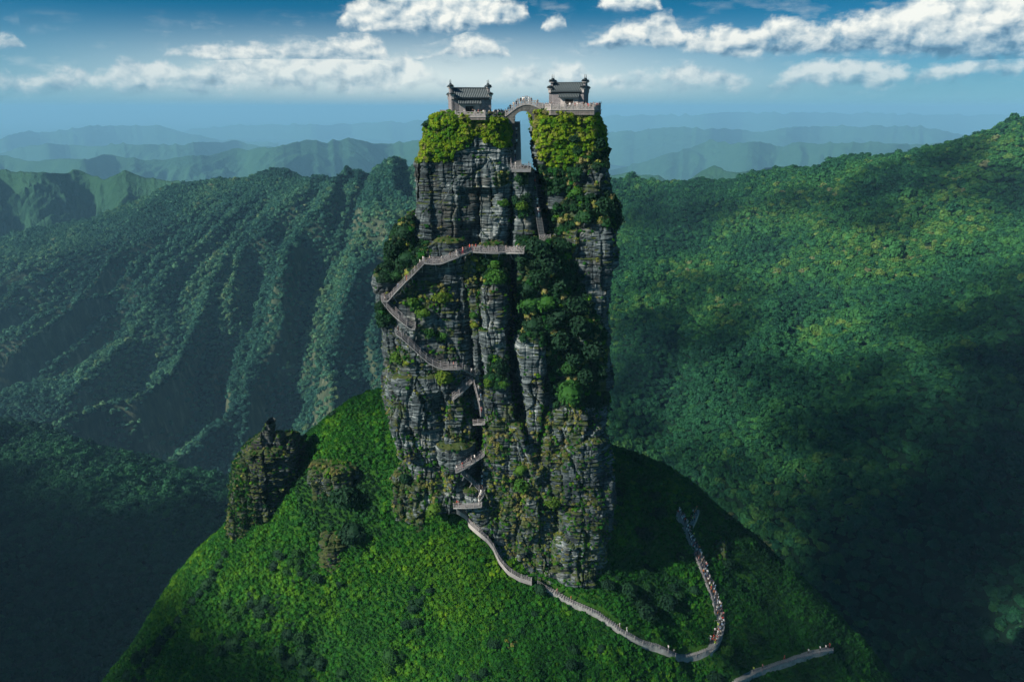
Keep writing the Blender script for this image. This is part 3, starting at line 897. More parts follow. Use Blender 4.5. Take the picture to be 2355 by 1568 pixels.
GUARD = [(0, 172, z) for z in (0, -30, -60, -90)] + [(-30, 172, -60), (30, 172, -60), (-22, 166, -100), (12, 158, -112), (-50, 172, -105)]
mz_f = lambda x, y: mound_z(x, y)
add_shade_cloud(mz_f, 90, 230, [(120, 1400), (400, 1380), (520, 1460), (700, 1560), (760, 1640), (100, 1640)], [], 40, 13, 911, H=480)  # small unseen puffs added to darken the mound's lower left flank
add_shade_cloud(mz_f, 90, 230, [(1690, 1240), (1850, 1360), (2100, 1568), (2100, 1640), (1350, 1640), (1560, 1570), (1700, 1480)], [], 14, 12, 913, H=480)  # small unseen puffs added to darken the mound's lower right flank

# ------------------------------------------------------------------ rock
def rock_mat(name, dark=1.0):
    m, T = new_mat(name)
    pos = geo_pos(T)
    wob = T.noise(pos, 0.12, 3, 0.5, out=1)
    wp = T.node('ShaderNodeVectorMath', operation='MULTIPLY_ADD'); T.put(wp.inputs[0], wob); wp.inputs[1].default_value = (0, 0, 2.2); T.put(wp.inputs[2], pos)
    P = wp.outputs[0]
    bed = T.noise(T.vmul(P, (0.16, 0.16, 3.6)), 1.0, 6, 0.68)          # thin bedding
    bed2 = T.noise(T.vmul(P, (0.10, 0.10, 0.9)), 1.0, 3, 0.55)
    lich = T.noise(pos, 0.55, 6, 0.7)
    big = T.noise(pos, 0.11, 3, 0.5)
    streak = T.noise(T.vmul(pos, (1.1, 1.1, 0.07)), 1.0, 4, 0.6)
    f = T.m('ADD', T.m('ADD', T.m('MULTIPLY', T.m('SUBTRACT', bed, 0.5), 1.15), 0.5), T.m('MULTIPLY', T.m('SUBTRACT', bed2, 0.5), 0.5))
    f = T.m('ADD', f, T.m('MULTIPLY', T.m('SUBTRACT', big, 0.5), 0.55))
    f = T.m('ADD', f, T.m('MULTIPLY', T.m('SUBTRACT', lich, 0.5), 0.5))
    f = T.m('SUBTRACT', f, T.m('MULTIPLY', T.mr(streak, 0.52, 0.75), 0.22))
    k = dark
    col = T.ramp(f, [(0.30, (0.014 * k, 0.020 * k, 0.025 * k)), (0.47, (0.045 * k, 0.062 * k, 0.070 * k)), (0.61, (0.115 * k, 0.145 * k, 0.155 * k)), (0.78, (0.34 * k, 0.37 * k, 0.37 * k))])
    och = T.mr(T.noise(pos, 0.16, 5, 0.6), 0.50, 0.68, 0.0, 0.55, smooth=True)
    col = T.mix(och, col, T.ramp(f, [(0.3, (0.022, 0.019, 0.015)), (0.5, (0.075, 0.066, 0.050)), (0.68, (0.20, 0.18, 0.14))]))
    # moss, turf and straw where plants hold
    va = T.node('ShaderNodeAttribute', attribute_name='veg').outputs['Fac']
    nrm = T.node('ShaderNodeNewGeometry').outputs['Normal']
    sp = T.node('ShaderNodeSeparateXYZ'); T.put(sp.inputs[0], nrm)
    up = T.mr(sp.outputs[2], 0.50, 0.92)
    mn = T.noise(pos, 0.45, 5, 0.65)
    moss = T.m('ADD', T.m('MAXIMUM', va, up), T.m('MULTIPLY', T.m('SUBTRACT', mn, 0.5), 1.1))
    mf = T.mr(moss, 0.42, 0.66, smooth=True)
    mcol = T.ramp(T.noise(pos, 0.3, 5, 0.7), [(0.30, (0.018, 0.035, 0.012)), (0.5, (0.040, 0.062, 0.014)), (0.66, (0.075, 0.085, 0.026)), (0.8, (0.12, 0.11, 0.05))])
    c = T.mix(mf, col, mcol)
    h = T.m('ADD', T.m('MULTIPLY', bed, 0.7), T.m('MULTIPLY', lich, 0.5))
    b = principled(T, c, 0.82, 0.25, bump(T, h, 1.0, 0.45))
    T.l.new(b.outputs[0], T.out.inputs[0])
    return m
M_rock = rock_mat('rock_slate')
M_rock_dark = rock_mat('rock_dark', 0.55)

def superellipse(n, asp, cnt_front, cnt_back):
    """unit outline, front (-y) side sampled finely; starts at the right going over the front"""
    t = np.linspace(0, 2 * math.pi, 4001)
    c, s = np.cos(t), np.sin(t)
    x = np.sign(c) * np.abs(c) ** (2 / n); y = -np.sign(s) * np.abs(s) ** (2 / n)
    L = np.concatenate([[0], np.cumsum(np.hypot(np.diff(x), np.diff(y * asp)))])
    half = L[2000]
    a = np.concatenate([np.linspace(0, half, cnt_front, endpoint=False), np.linspace(half, L[-1], cnt_back, endpoint=False)])
    return np.interp(a, L, x), np.interp(a, L, y)

def rock_disp(P, N, seed, amp=1.0):
    """bedding ledges, blocks and cracks: outward offset in metres"""
    x, y, z = P[..., 0], P[..., 1], P[..., 2]
    w = z + 0.9 * vnoise(P / 14.0, seed) + 0.06 * x
    d = 1.0 * fbm(P / 8.5, 4, seed + 1) + 0.8 * fbm(P * np.array([1 / 8.0, 1 / 8.0, 1 / 34.0]), 3, seed + 2, ridged=True)
    # upright slabs between joints
    for wd, a, hgt in ((5.2, 0.55, 24.0), (2.1, 0.20, 7.0)):
        q = (x + 0.55 * y) / wd + 0.30 * vnoise(P / (wd * 1.3), seed + 11) + 0.10 * vnoise(P / 1.1, seed + 12)
        k = np.floor(q); fr = q - k
        hz = z / hgt + 0.5 * _hash(k.astype(np.int64), 0 * k.astype(np.int64), 0 * k.astype(np.int64), seed)
        off = _hash(k.astype(np.int64), np.floor(hz).astype(np.int64), 0 * k.astype(np.int64), seed + 13)
        e = np.clip(np.minimum(fr, 1 - fr) * wd / 0.28, 0, 1)
        d = d + a * off - 1.1 * a * (1 - e)
    for th, a, lat, gr in ((1.7, 0.20, 4.5, .5), (0.85, 0.27, 2.8, .55), (0.47, 0.24, 1.8, .5)):
        wj = w / th + 0.30 * vnoise(P / (lat * 2.5), seed + 3)
        k = np.floor(wj); fr = wj - k
        e = np.clip(np.minimum(fr, 1 - fr) / 0.18, 0, 1)
        blk = vnoise(np.stack([x / lat, y / lat, k * 7.77], -1), seed + 4)
        d = d + a * (blk * e - gr * (1 - e))
    for sl, wd in ((0.55, 11.0), (-0.8, 17.0)):          # slanting breaks
        q = (x + 0.4 * y + sl * z) / wd + 0.35 * vnoise(P / 6.0, seed + 15)
        k = np.floor(q); fr = q - k
        d = d + 0.45 * _hash(k.astype(np.int64), 0 * k.astype(np.int64), 1 + 0 * k.astype(np.int64), seed + 16) - 0.7 * (1 - np.clip(np.minimum(fr, 1 - fr) * wd / 0.45, 0, 1)) * np.clip(vnoise(P / 7.0, seed + 17) + .3, 0, 1)
    j = vnoise(np.stack([x / 2.6, y / 2.6, z / 26.0], -1) + 0.15 * vnoise(P / 3.0, seed)[..., None], seed + 6)
    d = d - 0.9 * np.clip(0.10 - np.abs(j), 0, 1) / 0.10 * np.clip(vnoise(P / 9.0, seed + 8) + 0.35, 0, 1)
    return amp * d

VEG = []          # (polygon, strength) areas overgrown with plants
def veg_at(P, N):
    u, v = proj(P)
    r = np.zeros(u.shape)
    for poly, s in VEG:
        r = np.maximum(r, in_poly(poly, u, v) * s)
    return r * (N[..., 1] < 0.35)

def column(rows, Yf, depth, n=4.5, seed=0, dz=0.30, ds=0.30, amp=1.0, lean=0.0, cap=True):
    """an upright mass of rock: rows = (v, left u, right u) of its outline in the photograph, at depth Yf"""
    rows = sorted(rows)
    v = np.array([r[0] for r in rows], float)
    zt = at_y(1177, v, Yf)[:, 2]
    xl = np.array([at_y(r[1], r[0], Yf)[0] for r in rows]); xr = np.array([at_y(r[2], r[0], Yf)[0] for r in rows])
    nz = max(8, int((zt[0] - zt[-1]) / dz))
    z = np.linspace(zt[0], zt[-1], nz)
    o = np.argsort(zt)
    XL = np.interp(z, zt[o], xl[o]); XR = np.interp(z, zt[o], xr[o])
    k = np.exp(-np.linspace(-2, 2, 9) ** 2); k /= k.sum()
    sm = lambda q: np.convolve(np.pad(q, 4, mode='edge'), k, mode='valid')
    XL, XR = sm(XL), sm(XR)
    wid = np.mean(XR - XL)
    cf = int((wid + depth * 0.9) / ds); cb = max(10, int((wid + depth) / 1.4))
    ex, ey = superellipse(n, depth / wid, cf, cb)
    a = (XR - XL)[:, None] / 2
    X = (XR + XL)[:, None] / 2 + a * ex[None]
    dd = np.full(nz, depth)
    Yc = Yf + depth / 2 + lean * (z - z[-1])
    Y = Yc[:, None] + dd[:, None] / 2 * ey[None]
    Z = np.broadcast_to(z[:, None], X.shape)
    P = np.stack([X, Y, Z], -1)
    # outward direction in plan
    T_ = np.roll(P, -1, 1) - np.roll(P, 1, 1)
    N = np.stack([-T_[..., 1], T_[..., 0], 0 * T_[..., 0]], -1)
    N /= np.linalg.norm(N, axis=-1, keepdims=True) + 1e-9
    cdir = np.stack([ex + 0 * X, ey + 0 * X, 0 * X], -1)
    N *= np.sign((N * cdir).sum(-1, keepdims=True))
    P = P + N * rock_disp(P, N, seed, amp)[..., None]
    if cap:
        top = P[0]; cen = top.mean(0)
        rings = [cen + (top - cen) * s + np.array([0, 0, h]) for s, h in ((0.02, .9), (0.4, .85), (0.75, .6), (0.93, .25))]
        rings = [r + np.stack([0 * r[:, 0], 0 * r[:, 0], 0.4 * vnoise(r / 1.7, seed)], -1) for r in rings]
        P = np.concatenate([np.array(rings), P], 0)
    nr, nc = P.shape[:2]
    return P, grid_faces(nr, nc, True)

def rock_obj(name, cols, mats, parent=None):
    Vs, Fs, o, vg = [], [], 0, []
    for (P, Fq) in cols:
        nr, nc = P.shape[:2]
        Tu = np.roll(P, -1, 1) - np.roll(P, 1, 1)
        Tv = np.gradient(P, axis=0)
        N = np.cross(Tu, Tv); N /= np.linalg.norm(N, axis=-1, keepdims=True) + 1e-9
        cen = P.mean(1, keepdims=True)
        sg = np.sign(np.mean((N[..., :2] * (P - cen)[..., :2]).sum(-1)))
        N *= sg
        vg.append(veg_at(P, N).ravel())
        Vs.append(P.reshape(-1, 3)); Fs.append((Fq if sg > 0 else Fq[:, ::-1]) + o); o += nr * nc
    me = mesh_np(name, np.vstack(Vs), np.vstack(Fs), mats, smooth=False)
    if len(me.vertices) == o:
        a = me.attributes.new('veg', 'FLOAT', 'POINT'); a.data.foreach_set('value', np.concatenate(vg).astype(np.float32))
    return link(name, me, parent)

LIME = [[(995, 262), (1120, 268), (1176, 278), (1174, 335), (1150, 345), (1120, 330), (1093, 312), (1088, 328), (1060, 345), (1046, 350), (1042, 372), (955, 374), (955, 300), (975, 275)],
        [(1218, 255), (1392, 262), (1405, 335), (1390, 345), (1350, 350), (1330, 375), (1300, 392), (1270, 388), (1245, 372), (1230, 330)]]
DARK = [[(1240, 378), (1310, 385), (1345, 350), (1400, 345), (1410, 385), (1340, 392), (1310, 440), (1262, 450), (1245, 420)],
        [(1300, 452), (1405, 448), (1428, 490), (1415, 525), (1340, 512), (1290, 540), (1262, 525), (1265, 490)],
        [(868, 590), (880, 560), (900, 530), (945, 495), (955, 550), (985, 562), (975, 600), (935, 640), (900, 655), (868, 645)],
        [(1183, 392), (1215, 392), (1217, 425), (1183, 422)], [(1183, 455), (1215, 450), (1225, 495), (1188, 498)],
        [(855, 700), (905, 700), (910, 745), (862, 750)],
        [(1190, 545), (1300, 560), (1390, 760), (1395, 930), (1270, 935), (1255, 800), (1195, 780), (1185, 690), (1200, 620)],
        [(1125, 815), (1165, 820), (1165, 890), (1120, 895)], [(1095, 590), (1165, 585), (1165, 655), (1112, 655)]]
OLIVE = [[(918, 668), (945, 640), (985, 645), (1042, 662), (1047, 690), (1000, 722), (950, 718), (918, 695)], [(955, 745), (1010, 748), (1046, 760), (1040, 778), (960, 780)],
         [(890, 800), (940, 798), (952, 830), (925, 855), (890, 848)], [(996, 846), (1064, 848), (1058, 882), (1006, 884)], [(1010, 795), (1060, 800), (1050, 815), (1005, 815)],
         [(870, 950), (935, 925), (930, 975), (880, 990)], [(1030, 920), (1085, 905), (1090, 1000), (1045, 1050), (1025, 980)], [(1115, 960), (1205, 900), (1200, 1010), (1150, 1070), (1120, 1060)],
         [(1190, 1060), (1245, 1040), (1250, 1150), (1190, 1140)], [(1240, 930), (1360, 940), (1340, 1000), (1300, 1080), (1245, 1090), (1225, 1000)], [(1120, 1080), (1300, 1120), (1290, 1320), (1200, 1300), (1110, 1180)],
         [(960, 1080), (1045, 1090), (1040, 1160), (960, 1160)], [(1330, 1240), (1400, 1180), (1400, 1330), (1320, 1340)], [(1062, 580), (1110, 580), (1105, 760), (1085, 780), (1070, 640)],
         [(1260, 525), (1340, 512), (1330, 580), (1270, 590)], [(1130, 400), (1170, 385), (1172, 420), (1135, 440)], [(1300, 430), (1400, 415), (1395, 440), (1300, 450)]]
VEG += [(p, 0.85) for p in LIME] + [(p, 0.6) for p in DARK] + [(p, 0.52) for p in OLIVE]

# the two summits
left_cols = [
    column([(268, 1000, 1172), (285, 985, 1173), (310, 972, 1174), (345, 965, 1173), (375, 962, 1172), (430, 964, 1170)], 165.6, 15.5, 4.2, 1),
    column([(340, 1000, 1040), (352, 968, 1057), (375, 958, 1059), (450, 956, 1058), (520, 952, 1062), (575, 958, 1068), (640, 950, 1068)], 165.2, 15, 5.5, 2, dz=0.24, ds=0.24),
    column([(335, 1060, 1088), (350, 1047, 1093), (450, 1056, 1095), (560, 1062, 1098), (630, 1062, 1098)], 167.0, 12, 5.5, 3, dz=0.24, ds=0.24, amp=.8),
    column([(318, 1096, 1128), (335, 1093, 1133), (450, 1095, 1135), (560, 1098, 1142), (630, 1098, 1142)], 165.8, 12, 6, 4, dz=0.24, ds=0.24, amp=.7),
    column([(330, 1132, 1160), (350, 1130, 1172), (400, 1133, 1174), (500, 1136, 1170), (560, 1140, 1166), (630, 1140, 1166)], 166.4, 14, 5, 5, dz=0.24, ds=0.24),
    column([(380, 950, 962), (400, 947, 965), (440, 950, 965), (470, 955, 965), (500, 948, 965), (560, 955, 985), (600, 955, 985)], 168.0, 8, 3, 6),
]
right_cols = [
    column([(258, 1226, 1378), (275, 1222, 1386), (300, 1223, 1388), (340, 1230, 1400), (380, 1236, 1400), (440, 1246, 1402), (500, 1258, 1404), (620, 1270, 1404)], 165.8, 19, 4.5, 11),
    column([(262, 1255, 1372), (300, 1238, 1386), (360, 1238, 1392), (390, 1262, 1340), (420, 1262, 1330), (450, 1258, 1325), (480, 1265, 1325)], 166.2, 10, 3.2, 12),
    column([(385, 1345, 1395), (395, 1312, 1404), (440, 1306, 1404), (470, 1300, 1410), (500, 1296, 1420), (530, 1290, 1416), (620, 1292, 1412)], 164.8, 14, 4.5, 13),
    column([(515, 1320, 1400), (540, 1302, 1414), (600, 1302, 1410), (660, 1308, 1408), (720, 1320, 1406), (790, 1345, 1408), (900, 1350, 1410)], 162.0, 18, 5, 14, dz=0.24, ds=0.24),
    column([(440, 1385, 1405), (470, 1380, 1424), (510, 1385, 1428), (545, 1388, 1412)], 168.0, 8, 2.6, 15),
]
base_cols = [
    # core
    column([(500, 965, 1398), (600, 915, 1402), (700, 890, 1400), (850, 905, 1405), (1000, 925, 1392), (1150, 960, 1395), (1300, 1010, 1380), (1360, 1020, 1370)], 172.0, 26, 4.0, 21, dz=0.4, ds=0.4),
    # left body under the boardwalk
    column([(560, 985, 1066), (575, 960, 1072), (610, 925, 1074), (650, 895, 1075), (690, 890, 1077), (760, 892, 1080), (850, 905, 1080), (900, 915, 1075)], 161.2, 22, 4.5, 22),
    column([(505, 930, 950), (530, 905, 962), (580, 880, 965), (640, 874, 940), (665, 880, 920)], 165.5, 14, 2.8, 23),
    column([(640, 866, 900), (655, 852, 905), (700, 858, 910), (760, 866, 912), (800, 874, 920), (860, 882, 930), (900, 886, 930)], 162.8, 14, 3.4, 24),
    column([(590, 1066, 1092), (610, 1062, 1100), (700, 1078, 1106), (800, 1084, 1104), (870, 1086, 1108), (940, 1090, 1112)], 162.2, 12, 4, 25, amp=.8),
    # middle pillar
    column([(632, 1112, 1158), (650, 1102, 1166), (700, 1104, 1168), (780, 1106, 1170), (850, 1110, 1174), (950, 1116, 1182), (1060, 1116, 1190), (1180, 1118, 1200)], 159.8, 20, 5, 26, dz=0.24, ds=0.24),
    column([(572, 1090, 1160), (590, 1085, 1172), (640, 1095, 1168), (680, 1104, 1162)], 161.6, 12, 3, 27),
    column([(560, 1195, 1300), (600, 1188, 1325), (680, 1186, 1350), (760, 1190, 1385), (850, 1205, 1395), (940, 1235, 1400), (1040, 1230, 1396), (1150, 1240, 1396)], 163.8, 22, 3.2, 28, lean=-0.06),
    column([(775, 1200, 1245), (795, 1192, 1250), (860, 1194, 1252), (930, 1200, 1254), (980, 1204, 1248), (1020, 1206, 1240)], 158.8, 16, 6, 29, dz=0.24, ds=0.24),
    # lower right bulk
    column([(896, 1300, 1340), (930, 1272, 1372), (965, 1244, 1396), (1020, 1228, 1398), (1100, 1240, 1398), (1180, 1262, 1398), (1260, 1288, 1396), (1320, 1300, 1372), (1380, 1300, 1365)], 158.2, 24, 3.6, 30, amp=1.5),
    column([(1020, 1330, 1390), (1060, 1308, 1402), (1150, 1300, 1408), (1220, 1290, 1402), (1290, 1280, 1390), (1360, 1290, 1385)], 156.8, 18, 3.2, 31, amp=1.5),
    # lower left
    column([(868, 900, 1060), (890, 880, 1080), (940, 878, 1090), (1000, 900, 1092), (1060, 915, 1088), (1110, 930, 1075), (1180, 950, 1060)], 161.0, 22, 4.2, 32, amp=1.1),
    column([(945, 890, 935), (965, 872, 945), (1000, 892, 940), (1030, 902, 945), (1060, 910, 960)], 159.8, 10, 2.8, 33),
    column([(1030, 1020, 1078), (1060, 1012, 1082), (1100, 1018, 1072), (1150, 1030, 1068)], 159.3, 10, 3, 34),
    # foot
    column([(990, 1140, 1195), (1040, 1118, 1230), (1100, 1112, 1250), (1180, 1118, 1290), (1260, 1140, 1320), (1320, 1180, 1330), (1370, 1200, 1330)], 157.6, 20, 3.0, 35, amp=1.7),
    column([(1130, 1050, 1110), (1170, 1058, 1140), (1230, 1100, 1180), (1280, 1135, 1200), (1330, 1160, 1230)], 159.2, 16, 2.8, 36),
    # block that carries the landing in the cleft
    column([(394, 1186, 1216), (410, 1183, 1218), (500, 1183, 1222), (560, 1184, 1226), (620, 1184, 1226)], 166.8, 9, 5, 37, dz=0.24, ds=0.24, amp=.7),
    column([(402, 1168, 1262), (600, 1168, 1275)], 176.0, 6, 6, 38, amp=.6),
]
pillar = rock_obj('rock_pillar', base_cols, [M_rock])
tag(pillar, 'towering rock pillar of thin dark slate beds split into two summits', 'rock pillar')
t1 = rock_obj('rock_tower', left_cols, [M_rock], pillar); t1['label'] = 'summit under the lower hall, with upright cracks and a turf cap'
t2 = rock_obj('rock_tower', right_cols, [M_rock], pillar); t2['label'] = 'summit under the higher hall, bright green on top'

pin_cols = [column([(975, 609, 622), (990, 597, 625), (1002, 595, 622), (1012, 598, 626), (1050, 592, 640)], 172.5, 4.5, 3, 51, dz=.2, ds=.2, amp=.6, cap=False),
            column([(1004, 594, 604), (1016, 582, 608), (1040, 578, 620), (1090, 570, 640)], 172.0, 5, 3, 54, dz=.2, ds=.2, amp=.9),
            column([(1010, 626, 640), (1024, 618, 646), (1050, 612, 656), (1100, 600, 664)], 171.6, 5, 3, 55, dz=.2, ds=.2, amp=.9),
            column([(1020, 662, 670), (1034, 654, 672), (1060, 650, 680), (1110, 640, 686), (1160, 630, 682)], 173.0, 5, 3, 53, dz=.2, ds=.2),
            column([(1036, 560, 590), (1056, 550, 612), (1110, 540, 640)], 172.0, 6, 3, 56, dz=.2, ds=.2),
            column([(1040, 572, 652), (1060, 552, 668), (1090, 536, 678), (1126, 522, 676), (1178, 512, 668), (1230, 510, 650), (1290, 530, 630)], 170.8, 13, 2.8, 52, dz=.22, ds=.22, amp=1.7),
            column([(1110, 528, 560), (1150, 516, 575), (1230, 514, 580), (1300, 535, 575)], 168.8, 9, 2.8, 57, dz=.22, ds=.22, amp=1.3)]
VEG.append(([(500, 1090), (560, 1050), (575, 1090), (560, 1130), (600, 1180), (640, 1200), (600, 1290), (505, 1240)], 0.55))
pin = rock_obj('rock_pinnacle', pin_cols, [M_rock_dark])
tag(pin, 'jagged dark rock pinnacle with a block balanced on its tip, on the mound', 'rock')

knob_spec = [([(1085, 910, 960), (1100, 902, 970), (1140, 896, 970), (1190, 895, 955), (1240, 905, 945)], 160.5, 'grass-tufted rock knob at the foot of the big pillar, left of the zigzag stairs'),
             ([(1105, 945, 985), (1130, 940, 992), (1180, 936, 985), (1230, 940, 975)], 159.3, 'narrow straw-tufted rock rib just below the left foot of the pillar'),
             ([(1086, 705, 815), (1100, 692, 830), (1140, 686, 812), (1190, 684, 775), (1250, 700, 765), (1290, 718, 760)], 167.5, 'mossy rock outcrop under the bright green shoulder of the mound'),
             ([(1240, 745, 785), (1260, 738, 795), (1310, 738, 790), (1350, 745, 775)], 160.0, 'half buried rock rib standing alone in the grass below the mossy outcrop'),
             ([(1256, 1645, 1665), (1270, 1640, 1672), (1310, 1642, 1672)], 171.0, 'small mossy boulder right of the crowded path'),
             ([(1482, 1145, 1190), (1495, 1140, 1195), (1510, 1150, 1190)], 145.0, 'bare pale rock slab in the grass at the bottom of the picture')]
for i, (rows, Y, lab) in enumerate(knob_spec):
    Yh = float(hit_mound(np.mean(rows[-2][1:]), rows[-2][0])[0][1]); Yt = float(hit_mound(np.mean(rows[0][1:]), rows[0][0])[0][1])
    VEG.append(([(rows[0][1] - 10, rows[0][0] - 10), (rows[0][2] + 10, rows[0][0] - 10), (rows[-1][2] + 15, rows[-1][0]), (rows[-1][1] - 15, rows[-1][0])], 0.58))
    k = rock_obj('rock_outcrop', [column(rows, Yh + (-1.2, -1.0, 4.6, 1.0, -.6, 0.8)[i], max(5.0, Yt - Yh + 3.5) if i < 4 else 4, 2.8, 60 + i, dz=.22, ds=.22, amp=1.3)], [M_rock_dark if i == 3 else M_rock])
    tag(k, lab, 'rock')

# ------------------------------------------------------------------ casting lines of sight on what is built
def tris_of(objs):
    V, Fq, o = [], [], 0
    for ob in objs:
        me = ob.data
        v = np.empty(len(me.vertices) * 3, np.float32); me.vertices.foreach_get('co', v)
        f = np.empty(len(me.loops), np.int32); me.loops.foreach_get('vertex_index', f)
        V.append(v.reshape(-1, 3)); Fq.append(f.reshape(-1, 4) + o); o += len(me.vertices)
    return np.vstack(V), np.vstack(Fq)

ROCKS = [o for o in COL.objects if o.name.startswith('rock_')]
for o in ROCKS: assert all(len(p.vertices) == 4 for p in o.data.polygons[:50])
RV, RF = tris_of(ROCKS)
BV_ROCK = BVHTree.FromPolygons(RV.tolist(), RF.tolist())
MV, MF = tris_of([mound])
BV_MOUND = BVHTree.FromPolygons(MV.tolist(), MF.tolist())

def cast(u, v, what='both'):
    d = Vector(ray(u, v)).normalized()
    best = None
    for b, k in ((BV_ROCK, 'rock'), (BV_MOUND, 'mound')):
        if what not in ('both', k): continue
        h = b.ray_cast(Vector((0, 0, 0)), d, 600)
        if h[0] is not None and (best is None or h[3] < best[3]): best = h
    return best

# ------------------------------------------------------------------ routes (outlines taken from the photograph, depth from the rock)
def resample(P, step):
    P = np.asarray(P, float)
    L = np.concatenate([[0], np.cumsum(np.linalg.norm(np.diff(P, axis=0), axis=1))])
    n = max(2, int(round(L[-1] / step)) + 1)
    t = np.linspace(0, L[-1], n)
    return np.stack([np.interp(t, L, P[:, i]) for i in range(3)], -1)

def route(px, off=0.9, what='rock', win=9, smooth=9, ysum=None):
    """points along a walkway: pixels of the photograph, pushed on to the rock face in front of which they run"""
    px = np.asarray(px, float)
    L = np.concatenate([[0], np.cumsum(np.hypot(*np.diff(px, axis=0).T))])
    n = max(4, int(L[-1] / 3.0) + 1)
    t = np.linspace(0, L[-1], n)
    u, v = np.interp(t, L, px[:, 0]), np.interp(t, L, px[:, 1])
    Y = []
    for a, b in zip(u, v):
        h = cast(a, b, what)
        Y.append(h[0].y if h else np.nan)
    Y = np.array(Y)
    if np.isnan(Y).all(): Y[:] = 160.0
    ok = ~np.isnan(Y); Y = np.interp(np.arange(n), np.flatnonzero(ok), Y[ok])
    k = win
    Yp = np.pad(Y, k, mode='edge')
    Ym = np.array([np.percentile(Yp[i:i + 2 * k + 1], 25) for i in range(n)])
    g = np.ones(smooth) / smooth
    Ym = np.convolve(np.pad(Ym, smooth // 2, mode='edge'), g, mode='valid')[:n] - off
    if ysum is not None: Ym = np.interp(t / L[-1], [q[0] for q in ysum], [q[1] for q in ysum])
    return at_y(u, v, Ym)

PATH_PX = [(1234, 1341), (1258, 1354), (1302, 1380), (1329, 1393), (1369, 1410), (1403, 1434), (1430, 1454), (1470, 1477), (1520, 1494), (1564, 1514), (1597, 1508), (1628, 1497), (1642, 1478), (1646, 1470)]
QUEUE_PX = [(1622, 1500), (1632, 1494), (1648, 1467), (1656, 1433), (1649, 1396), (1635, 1353), (1618, 1312), (1601, 1272), (1587, 1238), (1574, 1206), (1556, 1178)]
SPUR_PX = [(1585, 1212), (1594, 1196), (1602, 1172)]
LOW_PX = [(1668, 1590), (1690, 1568), (1705, 1559), (1739, 1544), (1789, 1528), (1839, 1511), (1880, 1500), (1912, 1493)]
def dense(px, n=80):
    px = np.asarray(px, float)
    L = np.concatenate([[0], np.cumsum(np.hypot(*np.diff(px, axis=0).T))])
    t = np.linspace(0, L[-1], n)
    q = np.stack([np.interp(t, L, px[:, 0]), np.interp(t, L, px[:, 1])], -1)
    k = np.exp(-np.linspace(-1.6, 1.6, 7) ** 2); k /= k.sum()
    return np.stack([np.convolve(np.pad(q[:, i], 3, mode='edge'), k, mode='valid') for i in (0, 1)], -1)
def ground_route(px, n=80, lift=0.35):
    q = dense(px, n)
    P = hit_mound(q[:, 0], q[:, 1])
    k = np.ones(5) / 5
    P = np.stack([np.convolve(np.pad(P[:, i], 2, mode='edge'), k, mode='valid') for i in range(3)], -1)
    P[:, 2] += lift
    return P
G_PATH, G_QUEUE, G_LOW, G_SPUR = ground_route(PATH_PX, 110), ground_route(QUEUE_PX, 100), ground_route(LOW_PX, 70), ground_route(SPUR_PX, 14)
STEPS_PX = [(1046, 1165), (1072, 1185), (1106, 1216), (1135, 1250), (1152, 1280), (1172, 1306), (1194, 1320), (1222, 1329)]
G_STEPS = route(STEPS_PX, 0.5, 'both', 6, 11)

ALL_GROUND = np.vstack([G_PATH, G_QUEUE, G_LOW, G_SPUR])
def clear_of_paths(P, r):
    d = np.full(len(P), 1e9)
    for i in range(0, len(ALL_GROUND), 3):
        q = ALL_GROUND[i]
        d = np.minimum(d, np.hypot(P[:, 0] - q[0], P[:, 1] - q[1]))
    return d > r

